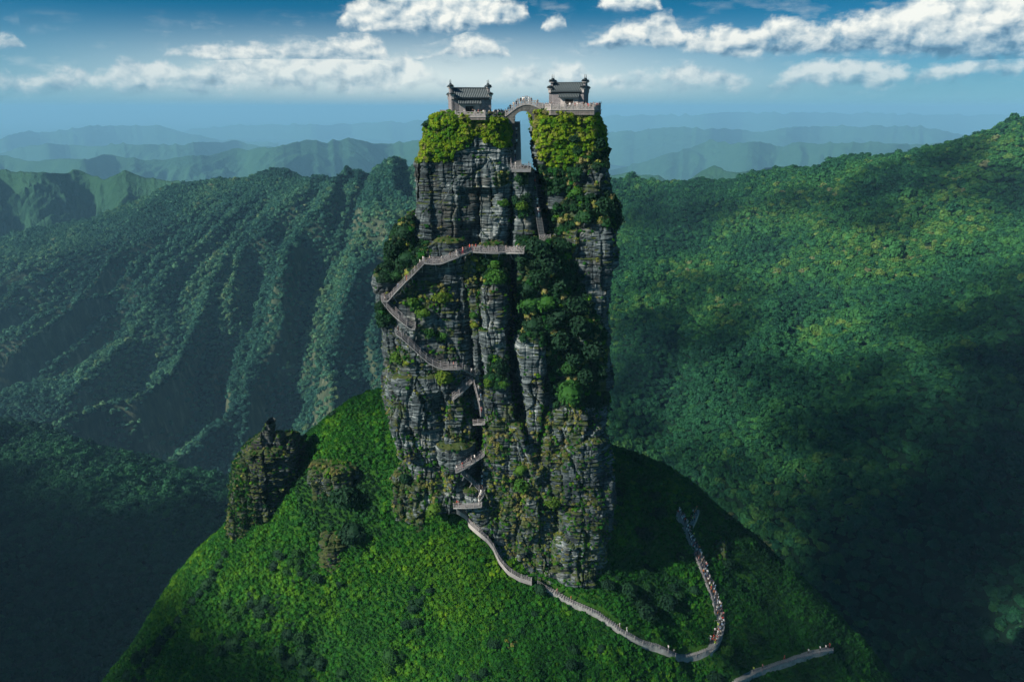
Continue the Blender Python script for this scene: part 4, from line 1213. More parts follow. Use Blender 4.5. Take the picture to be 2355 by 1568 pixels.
# ------------------------------------------------------------------ grass on the mound
def grow_mound():
    rng = np.random.default_rng(500)
    st = 0.62
    x, y = np.meshgrid(np.arange(-120, 130, st), np.arange(122, 215, st))
    x = x.ravel() + rng.uniform(-.5, .5, x.size) * st; y = y.ravel() + rng.uniform(-.5, .5, y.size) * st
    z = mound_z(x, y); e = 1.0
    gx_, gy_ = (mound_z(x + e, y) - z), (mound_z(x, y + e) - z)
    P = np.stack([x, y, z], -1)
    N = np.stack([-gx_, -gy_, np.ones_like(z)], -1); N /= np.linalg.norm(N, axis=1, keepdims=True)
    u, v = proj(P)
    facing = (N * P).sum(1) < 12
    ok = facing & (u > 180) & (u < 2180) & (v < 1640) & clear_of_paths(P, 1.15)
    P, N, u, v = P[ok], N[ok], u[ok], v[ok]
    n = len(P)
    big = fbm(p3(P[:, 0] / 13, P[:, 1] / 13, P[:, 2] / 13), 3, 61); mid = fbm(p3(P[:, 0] / 3.2, P[:, 1] / 3.2, P[:, 2] / 3.2), 2, 64)
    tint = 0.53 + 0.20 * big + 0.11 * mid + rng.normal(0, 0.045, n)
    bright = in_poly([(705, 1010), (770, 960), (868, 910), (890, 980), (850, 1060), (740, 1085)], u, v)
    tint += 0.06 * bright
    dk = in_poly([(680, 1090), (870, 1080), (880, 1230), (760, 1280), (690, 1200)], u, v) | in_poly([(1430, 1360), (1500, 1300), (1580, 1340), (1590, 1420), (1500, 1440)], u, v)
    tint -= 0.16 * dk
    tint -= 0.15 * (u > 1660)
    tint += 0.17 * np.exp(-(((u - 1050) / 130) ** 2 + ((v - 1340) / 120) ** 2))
    bushy = rng.random(n) < np.clip(0.25 + 0.9 * mid, 0.08, 0.8)
    idx = np.where(bushy, rng.integers(3, 5, n), rng.integers(0, 3, n))
    s = rng.uniform(0.55, 1.05, n) * (1 + 0.35 * np.clip(big, -.5, 1))
    D = N * 0.5 + np.array([0, 0, 0.6]) + rng.normal(0, 0.12, (n, 3)); D /= np.linalg.norm(D, axis=1, keepdims=True)
    rot = np.stack([0 * s, np.arccos(np.clip(D[:, 2], -1, 1)), np.arctan2(D[:, 1], D[:, 0])], -1)
    rot[:, 2] += 0
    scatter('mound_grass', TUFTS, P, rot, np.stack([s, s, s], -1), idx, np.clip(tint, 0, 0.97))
    print('mound grass', n)
grow_mound()

# ------------------------------------------------------------------ turf, straw and bushes on the rock
def grow_rock():
    rng = np.random.default_rng(520)
    A = RV[RF[:, 0]]; B = RV[RF[:, 1]]; Cc = RV[RF[:, 2]]; D = RV[RF[:, 3]]
    cr = np.cross(Cc - A, D - B)
    area = np.linalg.norm(cr, axis=1) * 0.5
    cen = (A + B + Cc + D) / 4
    N = cr / (2 * area[:, None] + 1e-9)
    flip = (N * cen).sum(1) > 0
    # outward: facing the viewer or up
    view = -cen / np.linalg.norm(cen, axis=1, keepdims=True)
    u, v = proj(cen)
    vis = ((N * view).sum(1) > -0.15) & (area > 1e-5)
    up = N[:, 2]
    def zone(polys):
        r = np.zeros(len(u), bool)
        for p in polys: r |= in_poly(p, u, v)
        return r
    lime, dark, olive = zone(LIME), zone(DARK), zone(OLIVE)
    pin_ = u < 700
    pn = fbm(cen / 5.0, 3, 71); pn2 = fbm(cen / 1.6, 2, 73)
    dens = np.where(up > 0.42, 0.55, 0.0) * (pn2 > -0.25)
    low = np.clip((v - 860) / 150, 0, 1)
    dens = dens + np.clip((pn - 0.05 + 0.30 * low) * 2.2, 0, 1.0) * (0.12 + 0.8 * low) * (up > -0.15)
    dens = np.where(olive & (up > -0.35), np.clip(1.2 + 2.2 * pn2, 0, 2.4), dens)
    dens = np.where(dark & (up > -0.4), 1.6, dens)
    dens = np.where(lime & (up > -0.5), 6.0, dens)
    dens = np.where(pin_, np.clip(0.9 * (up > 0.25) + (in_poly([(500, 1060), (560, 1060), (590, 1180), (610, 1290), (505, 1250)], u, v)) * 1.5, 0, 2), dens)
    lam = dens * area * vis
    k = rng.poisson(lam)
    f = np.repeat(np.arange(len(u)), k)
    n = len(f)
    w = rng.random((n, 2))
    P = A[f] + (B - A)[f] * w[:, :1] + (D - A)[f] * w[:, 1:]
    Nn, L_, Dk, O_ = N[f], lime[f], dark[f], olive[f]
    r = rng.random(n)
    t = 0.52 + 0.5 * pn[f] + 0.25 * pn2[f] + rng.normal(0, 0.07, n)
    t = np.where(O_, 0.60 + 0.55 * pn2[f] + 0.4 * pn[f] + rng.normal(0, 0.07, n), t)
    t = np.where(~L_ & ~Dk & (pn2[f] > 0.28), rng.uniform(0.80, 1.0, n), t)
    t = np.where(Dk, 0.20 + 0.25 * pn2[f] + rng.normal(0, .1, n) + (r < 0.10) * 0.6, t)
    t = np.where(L_, 0.835 + 0.16 * pn[f] + 0.16 * pn2[f] + rng.normal(0, 0.05, n), t)
    t = np.where(u[f] < 700, 0.35 + 0.3 * pn2[f] + rng.normal(0, .12, n) + (r < .15) * .4, t)
    t = np.where(~L_ & (t > 0.74), 0.985, t)
    bush = np.where(L_, rng.random(n) < 0.35, rng.random(n) < 0.75); bush = np.where(Dk | L_, bush, rng.random(n) < 0.25)
    idx = np.where(bush, rng.integers(3, 5, n), rng.integers(0, 3, n))
    s = rng.uniform(0.3, 0.62, n) * (1 + .4 * np.clip(pn[f], -.4, 1))
    s = np.where(Dk, rng.uniform(0.6, 1.25, n), s); s = np.where(L_, rng.uniform(0.35, 0.70, n), s)
    Dd = Nn * 0.75 + np.array([0, 0, 0.45]) + rng.normal(0, 0.15, (n, 3)); Dd /= np.linalg.norm(Dd, axis=1, keepdims=True)
    rot = np.stack([0 * s, np.arccos(np.clip(Dd[:, 2], -1, 1)), np.arctan2(Dd[:, 1], Dd[:, 0])], -1)
    scatter('cliff_plants', TUFTS, P, rot, np.stack([s, s, s], -1), idx, np.clip(t, 0, 1))
    print('cliff plants', n)
grow_rock()

# ------------------------------------------------------------------ bushes one can tell apart
BUSHES = [crown_proto('bush_leaf', 700 + i, 520, M_shrub, 9, (0.7, 0.85, 1.0, 0.8)[i], (0.085, 0.16)) for i in range(4)]
BG = {}
def bush(u, v, rpx, tint, label, group, what='both', sq=1.0):
    h = cast(u, v + rpx * 0.35, what)
    if h is None: return None
    p, nrm = h[0], h[1]
    if nrm.dot(p) > 0: nrm = -nrm
    R = rpx * p.y / 1700.0 * 1.08
    o = link('bush', BUSHES[random.randrange(4)])
    o.location = p - Vector((0, 0, 0.12 * R)) + nrm * 0.05 * R
    d = (nrm * 0.35 + Vector((0, 0, 0.8))).normalized()
    o.rotation_euler = (d.to_track_quat('Z', 'Y') @ Vector((0, 0, 1)).rotation_difference(Vector((0, 0, 1)))).to_euler()
    o.scale = (R, R, R * sq)
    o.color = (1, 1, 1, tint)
    tag(o, label, 'bush', group)
    return o

named = [
    (1137, 604, 22, .60, 'bright green bush just under the right half of the upper boardwalk'),
    (1140, 634, 27, .57, 'round bright green bush crowning the tall middle slab of the pillar'),
    (1108, 612, 19, .80, 'olive bush left of the bright green bushes below the upper boardwalk'),
    (1090, 592, 12, .88, 'small yellow bush under the bend of the upper boardwalk'),
    (1226, 690, 34, .46, 'mid green domed bush halfway up the shrub belt, left edge'),
    (1262, 686, 30, .52, 'brighter green bush beside the domed one in the shrub belt'),
    (1310, 895, 38, .50, 'large grass green bush low in the shrub belt, above the dark lower cliff'),
    (1365, 912, 34, .12, 'very dark bush at the lower right corner of the shrub belt'),
    (1308, 842, 22, .42, 'small rounded green bush above the large green one in the shrub belt'),
    (1090, 722, 12, .55, 'green fern tuft in the crack beside the middle slab'),
    (1092, 745, 12, .86, 'yellow leaved tuft under the fern in the crack'),
    (1145, 838, 24, .22, 'dark bush on the lower part of the middle slab'),
    (1128, 876, 18, .75, 'olive bush at the left foot of the middle slab'),
    (1158, 876, 18, .62, 'yellow green bush at the right foot of the middle slab'),
    (918, 820, 24, .66, 'bright green bush left of the zigzag stairs below the hairpin'),
    (938, 832, 12, .88, 'yellow patch of bush touching the bright one left of the zigzag stairs'),
    (1026, 862, 28, .80, 'yellow green bush hanging under the bottom turn of the zigzag stairs'),
    (952, 690, 26, .62, 'bright green bush right of the steepest boardwalk flight'),
    (975, 712, 22, .68, 'yellow green bush below the bright one beside the steepest flight'),
    (1010, 680, 24, .78, 'olive bush in the overgrown hollow under the upper boardwalk'),
    (880, 722, 22, .32, 'dark green bush outside the hairpin of the boardwalk'),
    (988, 764, 20, .45, 'green bush inside the hairpin of the zigzag stairs'),
    (1020, 768, 18, .55, 'lighter green bush right inside the hairpin of the zigzag stairs'),
    (1205, 1110, 30, .60, 'bright green bush in the middle of the lower cliff'),
    (1200, 1075, 20, .66, 'yellow green bush above the bright one on the lower cliff'),
    (1268, 1148, 22, .74, 'yellow green dome of bush beside the dark smooth buttress'),
    (1000, 1165, 24, .70, 'olive bush left of the start of the stone steps'),
    (935, 1092, 20, .30, 'dark bush on top of the grass-tufted rock knob'),
    (795, 1130, 42, .26, 'big blue green bush leaning over the mossy outcrop'),
    (815, 1212, 40, .18, 'dark wide bush below the big blue green one'),
    (768, 950, 14, .25, 'dark bush on the crest of the bright green shoulder'),
    (1668, 1492, 22, .58, 'bright green bush right of the fork of the paths'),
    (1660, 1520, 16, .55, 'second bright green bush just below the fork of the paths'),
    (1644, 1552, 26, .15, 'dark bush at the bottom edge where the lowest path leaves the picture'),
    (1241, 1348, 22, .20, 'dark bush hiding the joint between steps and path'),
    (1485, 1395, 34, .22, 'large dark bush inside the loop of the path'),
    (1535, 1372, 30, .16, 'darkest bush inside the loop of the path'),
    (1445, 1345, 26, .30, 'dull green bush at the upper left inside the loop of the path'),
    (1318, 318, 16, .22, 'dark round bush on the bright green summit turf'),
    (1332, 345, 18, .35, 'dark olive bush under the round one on the right summit'),
    (1378, 328, 22, .26, 'dark green bush at the right edge of the right summit'),
    (1394, 352, 17, .28, 'dark bush bulging from the skyline of the right summit'),
    (1388, 272, 11, .22, 'small dark bush at the corner below the right balustrade'),
    (1325, 440, 20, .58, 'olive green bush on the ledge below the right summit'),
    (1385, 470, 34, .24, 'wide dark bush crowning the overhang on the right side'),
    (1415, 505, 22, .20, 'dark bush hanging from the right skyline of the pillar'),
    (1345, 495, 24, .36, 'dark olive bush left on the overhang of the right side'),
    (985, 285, 16, .25, 'dark bush at the left skyline below the lower hall'),
    (968, 318, 16, .22, 'dark twiggy bush lower on the left skyline of the left summit'),
    (955, 420, 14, .35, 'small brown green bush on the left skyline beside the striped slab'),
    (1155, 465, 14, .62, 'green bush between the black crack and the cleft stairs'),
    (1200, 472, 17, .70, 'yellow green bush on the block below the cleft landing'),
    (1195, 410, 14, .35, 'dark green bush right under the cleft landing'),
]
for q in named:
    bush(q[0], q[1], q[2], q[3], q[4], 'bushes on the pillar and mound')
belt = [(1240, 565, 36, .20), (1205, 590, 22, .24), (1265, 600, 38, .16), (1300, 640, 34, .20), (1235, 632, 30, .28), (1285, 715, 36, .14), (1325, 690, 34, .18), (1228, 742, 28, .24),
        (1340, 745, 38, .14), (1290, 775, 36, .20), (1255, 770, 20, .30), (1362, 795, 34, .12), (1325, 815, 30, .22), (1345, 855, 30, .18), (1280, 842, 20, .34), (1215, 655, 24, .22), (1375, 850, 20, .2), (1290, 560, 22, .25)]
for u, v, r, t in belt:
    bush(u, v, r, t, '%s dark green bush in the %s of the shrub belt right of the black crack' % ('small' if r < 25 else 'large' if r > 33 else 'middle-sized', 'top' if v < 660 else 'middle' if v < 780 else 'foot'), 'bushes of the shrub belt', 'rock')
for u, v, r, t in [(930, 530, 26, .20), (905, 572, 28, .16), (890, 612, 24, .22), (938, 592, 26, .30), (915, 630, 16, .35), (950, 558, 18, .26)]:
    bush(u, v, r, t, 'dark bush in the thicket on the left shoulder above the steepest boardwalk flight', 'bushes of the left shoulder thicket', 'rock')
rb = random.Random(5)
def size_word(r): return 'small' if r < 14 else 'large' if r > 24 else 'middle-sized'
cnt = 0
AREA = [(470, 1290), (700, 1250), (900, 1300), (1100, 1330), (1240, 1400), (1300, 1610), (240, 1610)]
while cnt < 118:
    cu, cv = rb.uniform(300, 1240), rb.uniform(1230, 1600)
    if not in_poly(AREA, np.array([cu]), np.array([cv]))[0]: continue
    if cu > 760 and rb.random() < 0.72: continue
    base = rb.uniform(.12, .42)
    for k in range(rb.choice((1, 3, 4, 6, 7))):
        u, v = cu + rb.gauss(0, 20), cv + rb.gauss(0, 13)
        if not in_poly(AREA, np.array([u]), np.array([v]))[0]: continue
        r = rb.uniform(8, 25) * (0.85 + 0.25 * (v > 1450))
        wh = 'at the bottom edge of the picture' if v > 1500 else 'low on the left flank of the mound' if u < 620 else 'on the front slope of the mound below the outcrops' if u < 860 else 'on the open front slope of the mound'
        bush(u, v, r, base + rb.uniform(-.08, .12), size_word(r) + ' dark bush in the thickets ' + wh, 'bushes on the front slope of the mound', 'mound', rb.uniform(.6, .95)); cnt += 1
for (u, v) in [(505, 1262), (492, 1285), (478, 1308), (462, 1330), (446, 1352), (432, 1368), (414, 1392), (398, 1412), (378, 1436), (362, 1458), (344, 1482), (330, 1500), (312, 1528), (296, 1552)]:
    r = rb.uniform(12, 24)
    bush(u + 16, v + 6, r, rb.uniform(.12, .4), size_word(r) + ' bush standing on the left skyline of the mound', 'bushes on the left skyline of the mound', 'mound', rb.uniform(.7, 1.0))
cnt = 0
while cnt < 44:
    u, v = rb.uniform(1300, 2000), rb.uniform(1080, 1610)
    if v < 1040 + (u - 1400) * 0.82: continue
    h = hit_mound(u, v + 8)
    if not clear_of_paths(h, 4.6)[0] or h[0][1] > 215: continue
    if 1640 < u < 1900 and 1330 < v < 1420: continue
    r = rb.uniform(10, 24)
    wh = 'inside the loop of the path' if u < 1640 and v > 1240 else 'on the slope above the crowded path' if v < 1240 else 'right of the crowded path'
    bush(u, v, r, rb.uniform(.08, .36), size_word(r) + ' dark bush on the shaded mound ' + wh, 'bushes on the right slope of the mound', 'mound', rb.uniform(.7, 1.0)); cnt += 1

# ------------------------------------------------------------------ stone and timber work
def stone_mat(name, c1, c2, mortar, scale=1.0, bw=0.6, bh=0.28, bmp=0.5):
    m, T = new_mat(name)
    pos = T.node('ShaderNodeTexCoord').outputs['Object']
    # brick courses on upright faces: use (x+y, z)
    sp = T.node('ShaderNodeSeparateXYZ'); T.put(sp.inputs[0], pos)
    cb = T.node('ShaderNodeCombineXYZ'); T.put(cb.inputs[0], T.m('ADD', sp.outputs[0], sp.outputs[1])); T.put(cb.inputs[1], sp.outputs[2])
    br = T.node('ShaderNodeTexBrick')
    T.put(br.inputs['Vector'], cb.outputs[0])
    br.inputs['Color1'].default_value = c1 + (1,); br.inputs['Color2'].default_value = c2 + (1,); br.inputs['Mortar'].default_value = mortar + (1,)
    br.inputs['Scale'].default_value = scale; br.inputs['Brick Width'].default_value = bw; br.inputs['Row Height'].default_value = bh
    br.inputs['Mortar Size'].default_value = 0.02
    n = T.noise(pos, 1.4, 5, 0.65)
    st = T.noise(T.vmul(pos, (2.0, 2.0, 0.25)), 1.0, 4, 0.6)
    f = T.m('MULTIPLY', T.mr(n, 0.25, 0.75, 0.62, 1.25), T.mr(st, 0.4, 0.75, 1.1, 0.7))
    c = T.node('ShaderNodeMix', data_type='RGBA', blend_type='MULTIPLY'); c.inputs[0].default_value = 1
    T.put(c.inputs[6], br.outputs['Color']); T.put(c.inputs[7], f)
    b = principled(T, c.outputs[2], 0.85, 0.25, bump(T, T.m('ADD', br.outputs['Fac'], T.m('MULTIPLY', n, -0.6)), bmp, -0.03))
    T.l.new(b.outputs[0], T.out.inputs[0])
    return m
M_wall = stone_mat('hall_stone', (0.30, 0.275, 0.285), (0.22, 0.205, 0.22), (0.12, 0.115, 0.12))
M_rail = simple_mat('balustrade_stone', (0.34, 0.315, 0.31), 0.85, 0.25, 2.2, 0.32, 0.4, 0.03)
M_pale = simple_mat('pale_stone', (0.42, 0.38, 0.37), 0.8, 0.3, 1.6, 0.22, 0.2, 0.02)
M_plinth = stone_mat('terrace_stone', (0.24, 0.21, 0.20), (0.19, 0.17, 0.16), (0.10, 0.09, 0.085), 1.0, 0.9, 0.4)
M_bridge = stone_mat('bridge_stone', (0.17, 0.165, 0.155), (0.13, 0.13, 0.125), (0.08, 0.08, 0.075), 1.0, 0.8, 0.35)
M_tile = simple_mat('roof_tile', (0.038, 0.052, 0.062), 0.7, 0.35, 3.0, 0.35, 0.3, 0.02)
M_tile_l = simple_mat('tile_rib', (0.16, 0.19, 0.20), 0.65, 0.4, 5.0, 0.3)
M_door = simple_mat('door_board', (0.030, 0.024, 0.022), 0.7, 0.3, 4.0, 0.3)
M_timber = simple_mat('rail_concrete', (0.27, 0.25, 0.26), 0.85, 0.2, 4.0, 0.3)
M_deck = simple_mat('deck_stone', (0.22, 0.22, 0.225), 0.85, 0.2, 1.5, 0.3, 0.4, 0.03)
M_step = simple_mat('step_stone', (0.27, 0.27, 0.265), 0.85, 0.25, 2.0, 0.35, 0.4, 0.03)
M_stepd = simple_mat('step_riser', (0.11, 0.112, 0.115), 0.85, 0.2, 2.0, 0.35)  # darker step stone: shade between the treads put into the colour
M_path = simple_mat('path_stone', (0.27, 0.275, 0.27), 0.85, 0.2, 0.9, 0.4, 0.4, 0.05)

class MB:
    def __init__(s): s.v, s.f, s.m = [], [], []
    def quad(s, pts, mat=0):
        o = len(s.v); s.v += [tuple(p) for p in pts]; s.f.append(tuple(range(o, o + len(pts)))); s.m.append(mat)
    def box(s, c, d, R=None, mat=0):
        c = np.array(c, float); h = np.array(d, float) / 2
        P = np.array([(x, y, z) for x in (-1, 1) for y in (-1, 1) for z in (-1, 1)]) * h
        if R is not None: P = P @ np.asarray(R).T
        P = P + c; o = len(s.v); s.v += [tuple(p) for p in P]
        for q in ((0, 1, 3, 2), (4, 6, 7, 5), (0, 4, 5, 1), (2, 3, 7, 6), (0, 2, 6, 4), (1, 5, 7, 3)):
            s.f.append(tuple(o + k for k in q)); s.m.append(mat)
    def bar(s, a, b, r, n=6, r2=None, mat=0):
        a, b = np.array(a, float), np.array(b, float); d = b - a; L = np.linalg.norm(d)
        if L < 1e-6: return
        d /= L; h = np.array([0, 0, 1.0]) if abs(d[2]) < .9 else np.array([1.0, 0, 0])
        x = np.cross(d, h); x /= np.linalg.norm(x); y = np.cross(d, x)
        r2 = r if r2 is None else r2; o = len(s.v)
        for p, q in ((a, r), (b, r2)):
            for k in range(n):
                t = 2 * math.pi * (k + .5) / n; s.v.append(tuple(p + q * (x * math.cos(t) + y * math.sin(t))))
        for k in range(n):
            s.f.append((o + k, o + (k + 1) % n, o + n + (k + 1) % n, o + n + k)); s.m.append(mat)
        s.f.append(tuple(range(o, o + n))[::-1]); s.m.append(mat); s.f.append(tuple(range(o + n, o + 2 * n))); s.m.append(mat)
    def tube(s, pts, r, n=5, mat=0):
        for a, b in zip(pts[:-1], pts[1:]): s.bar(a, b, r, n, mat=mat)
    def prism(s, poly, axis, a, b, mat=0):
        """extrude a 2D outline (the two other axes in order) along an axis from a to b"""
        def mk(p, t):
            q = list(p); q.insert(axis, t); return tuple(q)
        o = len(s.v); n = len(poly)
        s.v += [mk(p, a) for p in poly] + [mk(p, b) for p in poly]
        for k in range(n):
            s.f.append((o + k, o + (k + 1) % n, o + n + (k + 1) % n, o + n + k)); s.m.append(mat)
        s.f.append(tuple(range(o, o + n))[::-1]); s.m.append(mat); s.f.append(tuple(range(o + n, o + 2 * n))); s.m.append(mat)
    def mesh(s, name, mats):
        me = bpy.data.meshes.new(name); me.from_pydata(s.v, [], s.f)
        for m in (mats if isinstance(mats, (list, tuple)) else [mats]): me.materials.append(m)
        me.polygons.foreach_set('material_index', np.array(s.m, np.int32))
        bm = bmesh.new(); bm.from_mesh(me); bmesh.ops.recalc_face_normals(bm, faces=bm.faces); bm.to_mesh(me); bm.free()
        me.update(); return me
    def build(s, name, mats, parent=None):
        return link(name, s.mesh(name, mats), parent)

DY = 3.8      # the summit works sit this far back from the cliff edge
Z_L = float(at_y(1080, 270.5, 164.8)[2])       # terrace level of the left summit
Z_R = float(at_y(1320, 254.5, 165)[2])       # terrace level of the right summit

# --- halls with stepped gable walls
def hall(loc, rz, W, D, he, hr, porch, label, sc=1.0):
    root = empty('stone_hall', loc, rz)
    tag(root, label, 'temple hall')
    th = 0.45
    b = MB(); b.box((0, 0, .18), (W + .5, D + .5, .36)); b.build('plinth', M_plinth, root)
    wl = MB(); wl.box((0, -D / 2 + .2, .36 + (he - .36) / 2), (W - 2 * th - .01, .4, he - .36)); wl.build('wall', M_wall, root)
    wb = MB(); wb.box((0, D / 2 - .2, .36 + (he - .36) / 2), (W - 2 * th - .01, .4, he - .36)); wb.build('wall', M_wall, root)
    # lintel course, pale door bay and door
    px0, px1, pz0, pz1 = porch
    d = MB(); d.box(((px0 + px1) / 2, -D / 2 - .03, .36 + (pz0 - .36) / 2 - .06), (px1 - px0 - .5, .1, pz0 - .36 - .12)); db = d.build('door_bay', M_pale, root)
    cxm = (px0 + px1) / 2
    dd = MB()
    for sx in (-1, 1): dd.box((cxm + sx * .44, -D / 2 - .10, .36 + .95), (.84, .06, 1.9))
    dd.build('door', M_door, db)
    jb = MB(); jb.box((cxm - 1.0, -D / 2 - .12, 1.4), (.2, .12, 2.05)); jb.box((cxm + 1.0, -D / 2 - .12, 1.4), (.2, .12, 2.05)); jb.box((cxm, -D / 2 - .12, 2.5), (2.3, .14, .2)); jb.build('door_frame', M_rail, db)
    # porch roof with its own ribs
    pr = MB(); dp = .95
    pr.prism([(-D / 2 - .02, pz1), (-D / 2 - dp, pz0), (-D / 2 - dp, pz0 - .10), (-D / 2 - .02, pz0 - .05)], 0, px0, px1)
    pr.box(((px0 + px1) / 2, -D / 2 - .08, pz1 + .08), (px1 - px0 + .1, .2, .18)); pro = pr.build('porch_roof', M_tile, root)
    rib = MB(); rib.bar((0, -D / 2 - .12, pz1 + .02), (0, -D / 2 - dp - .04, pz0 + .05), .075, 6); rme = rib.mesh('porch_tile_row', M_tile_l)
    nrow = int((px1 - px0) / .36)
    for k in range(nrow + 1):
        o = link('tile_row', rme, pro); o.location.x = px0 + .06 + (px1 - px0 - .12) * k / nrow
    # main roof
    oh = .55
    y0, z0, z1 = -D / 2 - oh, he - .05, hr
    for sgn, nm in ((1, 'roof'), (-1, 'roof')):
        r = MB(); r.prism([(0, z1), (sgn * y0, z0), (sgn * y0, z0 - .16), (0, z1 - .2)], 0, -W / 2 + th + .004, W / 2 - th - .004)
        ro = r.build(nm, M_tile, root)
        rb_ = MB(); rb_.bar((0, 0, z1 + .05), (0, sgn * (y0 * .5), (z0 + z1) / 2 - .02), .085, 6); rb_.bar((0, sgn * (y0 * .5), (z0 + z1) / 2 - .02), (0, sgn * (y0 - .05), z0 + .06), .085, 6)
        me = rb_.mesh('roof_tile_row', M_tile_l)
        n = int((W - 2 * th) / .38)
        for k in range(n + 1):
            o = link('tile_row', me, ro); o.location.x = -W / 2 + th + .1 + (W - 2 * th - .2) * k / n
    rd = MB(); rd.box((0, 0, z1 + .13), (W - 2 * th - .02, .3, .3)); rd.build('ridge', M_tile, root)
    ev = MB(); ev.box((0, -D / 2 - .12, he - .33), (W - 2 * th - .02, .34, .22)); ev.build('eave_band', M_door, root)
    # stepped gables
    for sx in (-1, 1):
        x0, x1 = sorted((sx * W / 2, sx * (W / 2 - th)))
        hm, ht = he + .62, hr + .35
        ym, yt = D * .5 + .35, D * .24
        g = MB(); g.prism([(-D / 2 - .05, .3), (D / 2 + .05, .3), (D / 2 + .05, he - .6), (ym, he - .15), (ym, hm), (yt, hm), (yt, ht), (-yt, ht), (-yt, hm), (-ym, hm), (-ym, he - .15), (-D / 2 - .05, he - .6)], 0, x0, x1)
        gw = g.build('gable_wall', M_wall, root)
        xc = (x0 + x1) / 2
        def cap(ya, yb, z, wid=.62):
            c = MB()
            c.prism([(xc - wid, z + .02), (xc + wid, z + .02), (xc + wid * .9, z + .16), (xc + .1, z + .42), (xc - .1, z + .42), (xc - wid * .9, z + .16)], 1, ya, yb)
            c.box((xc, (ya + yb) / 2, z - .10), (wid * 1.5, abs(yb - ya) - .2, .2), mat=1)
            c.box((xc, (ya + yb) / 2, z + .46), (.2, abs(yb - ya) + .1, .14))
            return c
        c = cap(-yt - .45, yt + .45, ht)
        for yy in (-1, 1):    # ends flick upwards
            c.prism([(yy * (yt + .40), ht + .02), (yy * (yt + .80), ht + .30), (yy * (yt + .78), ht + .44), (yy * (yt + .30), ht + .40)], 0, xc - .34, xc + .34)
        c.build('gable_cap', [M_tile, M_pale], root)
        for yy in (-1, 1):
            a, b2 = yy * (yt + .05), yy * (ym + .35)
            c = cap(min(a, b2), max(a, b2), hm)
            c.prism([(yy * (ym + .28), hm + .02), (yy * (ym + .70), hm + .26), (yy * (ym + .68), hm + .40), (yy * (ym + .18), hm + .40)], 0, xc - .34, xc + .34)
            c.build('gable_cap', [M_tile, M_pale], root)
            pn = MB(); pn.box((xc, yy * (ym - .02), he + .10), (th + .16, .16, .9)); pn.build('gable_panel', M_pale, gw)
        rr_ = MB(); rr_.box((xc, 0, ht + .62), (.3, yt * 1.3, .26)); rr_.build('gable_ridge', M_tile, root)
        for yy in (-1, 1):
            f = MB(); f.bar((xc, yy * yt * .62, ht + .7), (xc, yy * yt * .66, ht + 1.5), .075, 6, .035); f.box((xc, yy * yt * .70, ht + 1.05), (.1, .3, .12))
            f.build('finial', M_tile, root)
    return root
pL = at_y(1080, 268, 166.2 + DY); pR = at_y(1307, 250, 167.2 + DY)
hall((pL[0], 166.2 + DY, Z_L), math.radians(12), 8.7, 5.2, 4.05, 5.9, (-2.9, 2.0, 2.75, 3.55), 'grey stone hall with stepped gables on the left, lower summit')
hall((pR[0], 167.2 + DY, Z_R), math.radians(-17), 7.7, 5.0, 4.0, 5.6, (-1.5, 2.9, 2.7, 3.4), 'dark stone hall with stepped gables on the right, higher summit')

# --- terraces
def terrace(name, poly, z, h, label):
    b = MB(); b.prism(poly, 2, z - h, z)
    o = b.build(name, M_plinth)
    cp_ = MB()
    n = len(poly); c = np.mean(np.array(poly), 0)
    big = [tuple(c + (np.array(p) - c) * 1.018) for p in poly]
    cp_.prism(big, 2, z + .003, z + .15); cp_.build('coping', M_rail, o)
    return tag(o, label, 'terrace')
def X(u, v, Y): return float(at_y(u, v, Y)[0])
def XY(u, v, Y): return (X(u, v, Y + DY), Y + DY)
PL = [XY(1046, 270, 161), XY(1116, 270, 160.6), XY(1168, 262, 167), XY(1170, 262, 176), XY(1010, 262, 176), XY(1022, 262, 166), XY(1040, 265, 165.8)]
PR = [XY(1266, 255, 161.4), XY(1366, 256, 161.0), XY(1382, 254, 166), XY(1376, 254, 178), XY(1236, 252, 178), XY(1238, 252, 167)]
terrace('stone_terrace', PL, Z_L, 0.5, 'left stone terrace edged by a balustrade, under the lower hall')
terrace('stone_terrace', PR, Z_R, 0.95, 'right stone terrace edged by a balustrade, under the higher hall')

# --- balustrade pieces
def panel_mesh():
    m = MB(); t = .13
    m.box((.5, 0, .06), (1, t + .06, .12)); m.box((.5, 0, 1.17), (1, t + .05, .16))
    n = 12; x0, x1 = .02, .98
    def arch(x):
        q = (x - .5) / .30
        return .30 + (.20 * math.sqrt(max(0, 1 - q * q)) if abs(q) < 1 else 0)
    def arch_lo(x):
        q = (x - .5) / .30
        return .30 + (.07 * math.sqrt(max(0, 1 - q * q)) if abs(q) < 1 else 0)
    xs = np.linspace(x0, x1, n + 1)
    for a, b in zip(xs[:-1], xs[1:]):
        lo = [(a, .17), (b, .17), (b, arch_lo(b)), (a, arch_lo(a))]
        hi = [(a, arch(a) + .001), (b, arch(b) + .001), (b, .78), (a, .78)]
        for q in (lo, hi):
            m.prism(q, 1, -t / 2, t / 2)
    m.box((.12, 0, .93), (.10, t * .8, .34)); m.box((.5, 0, .93), (.12, t * .8, .34)); m.box((.88, 0, .93), (.10, t * .8, .34))
    return m.mesh('balustrade_panel', M_rail)
PANEL = panel_mesh()
def post_mesh():
    m = MB(); m.box((0, 0, .70), (.24, .24, 1.40)); m.box((0, 0, 1.45), (.30, .30, .09)); m.box((0, 0, 1.58), (.20, .20, .18))
    return m.mesh('balustrade_post', M_rail)
POST = post_mesh()
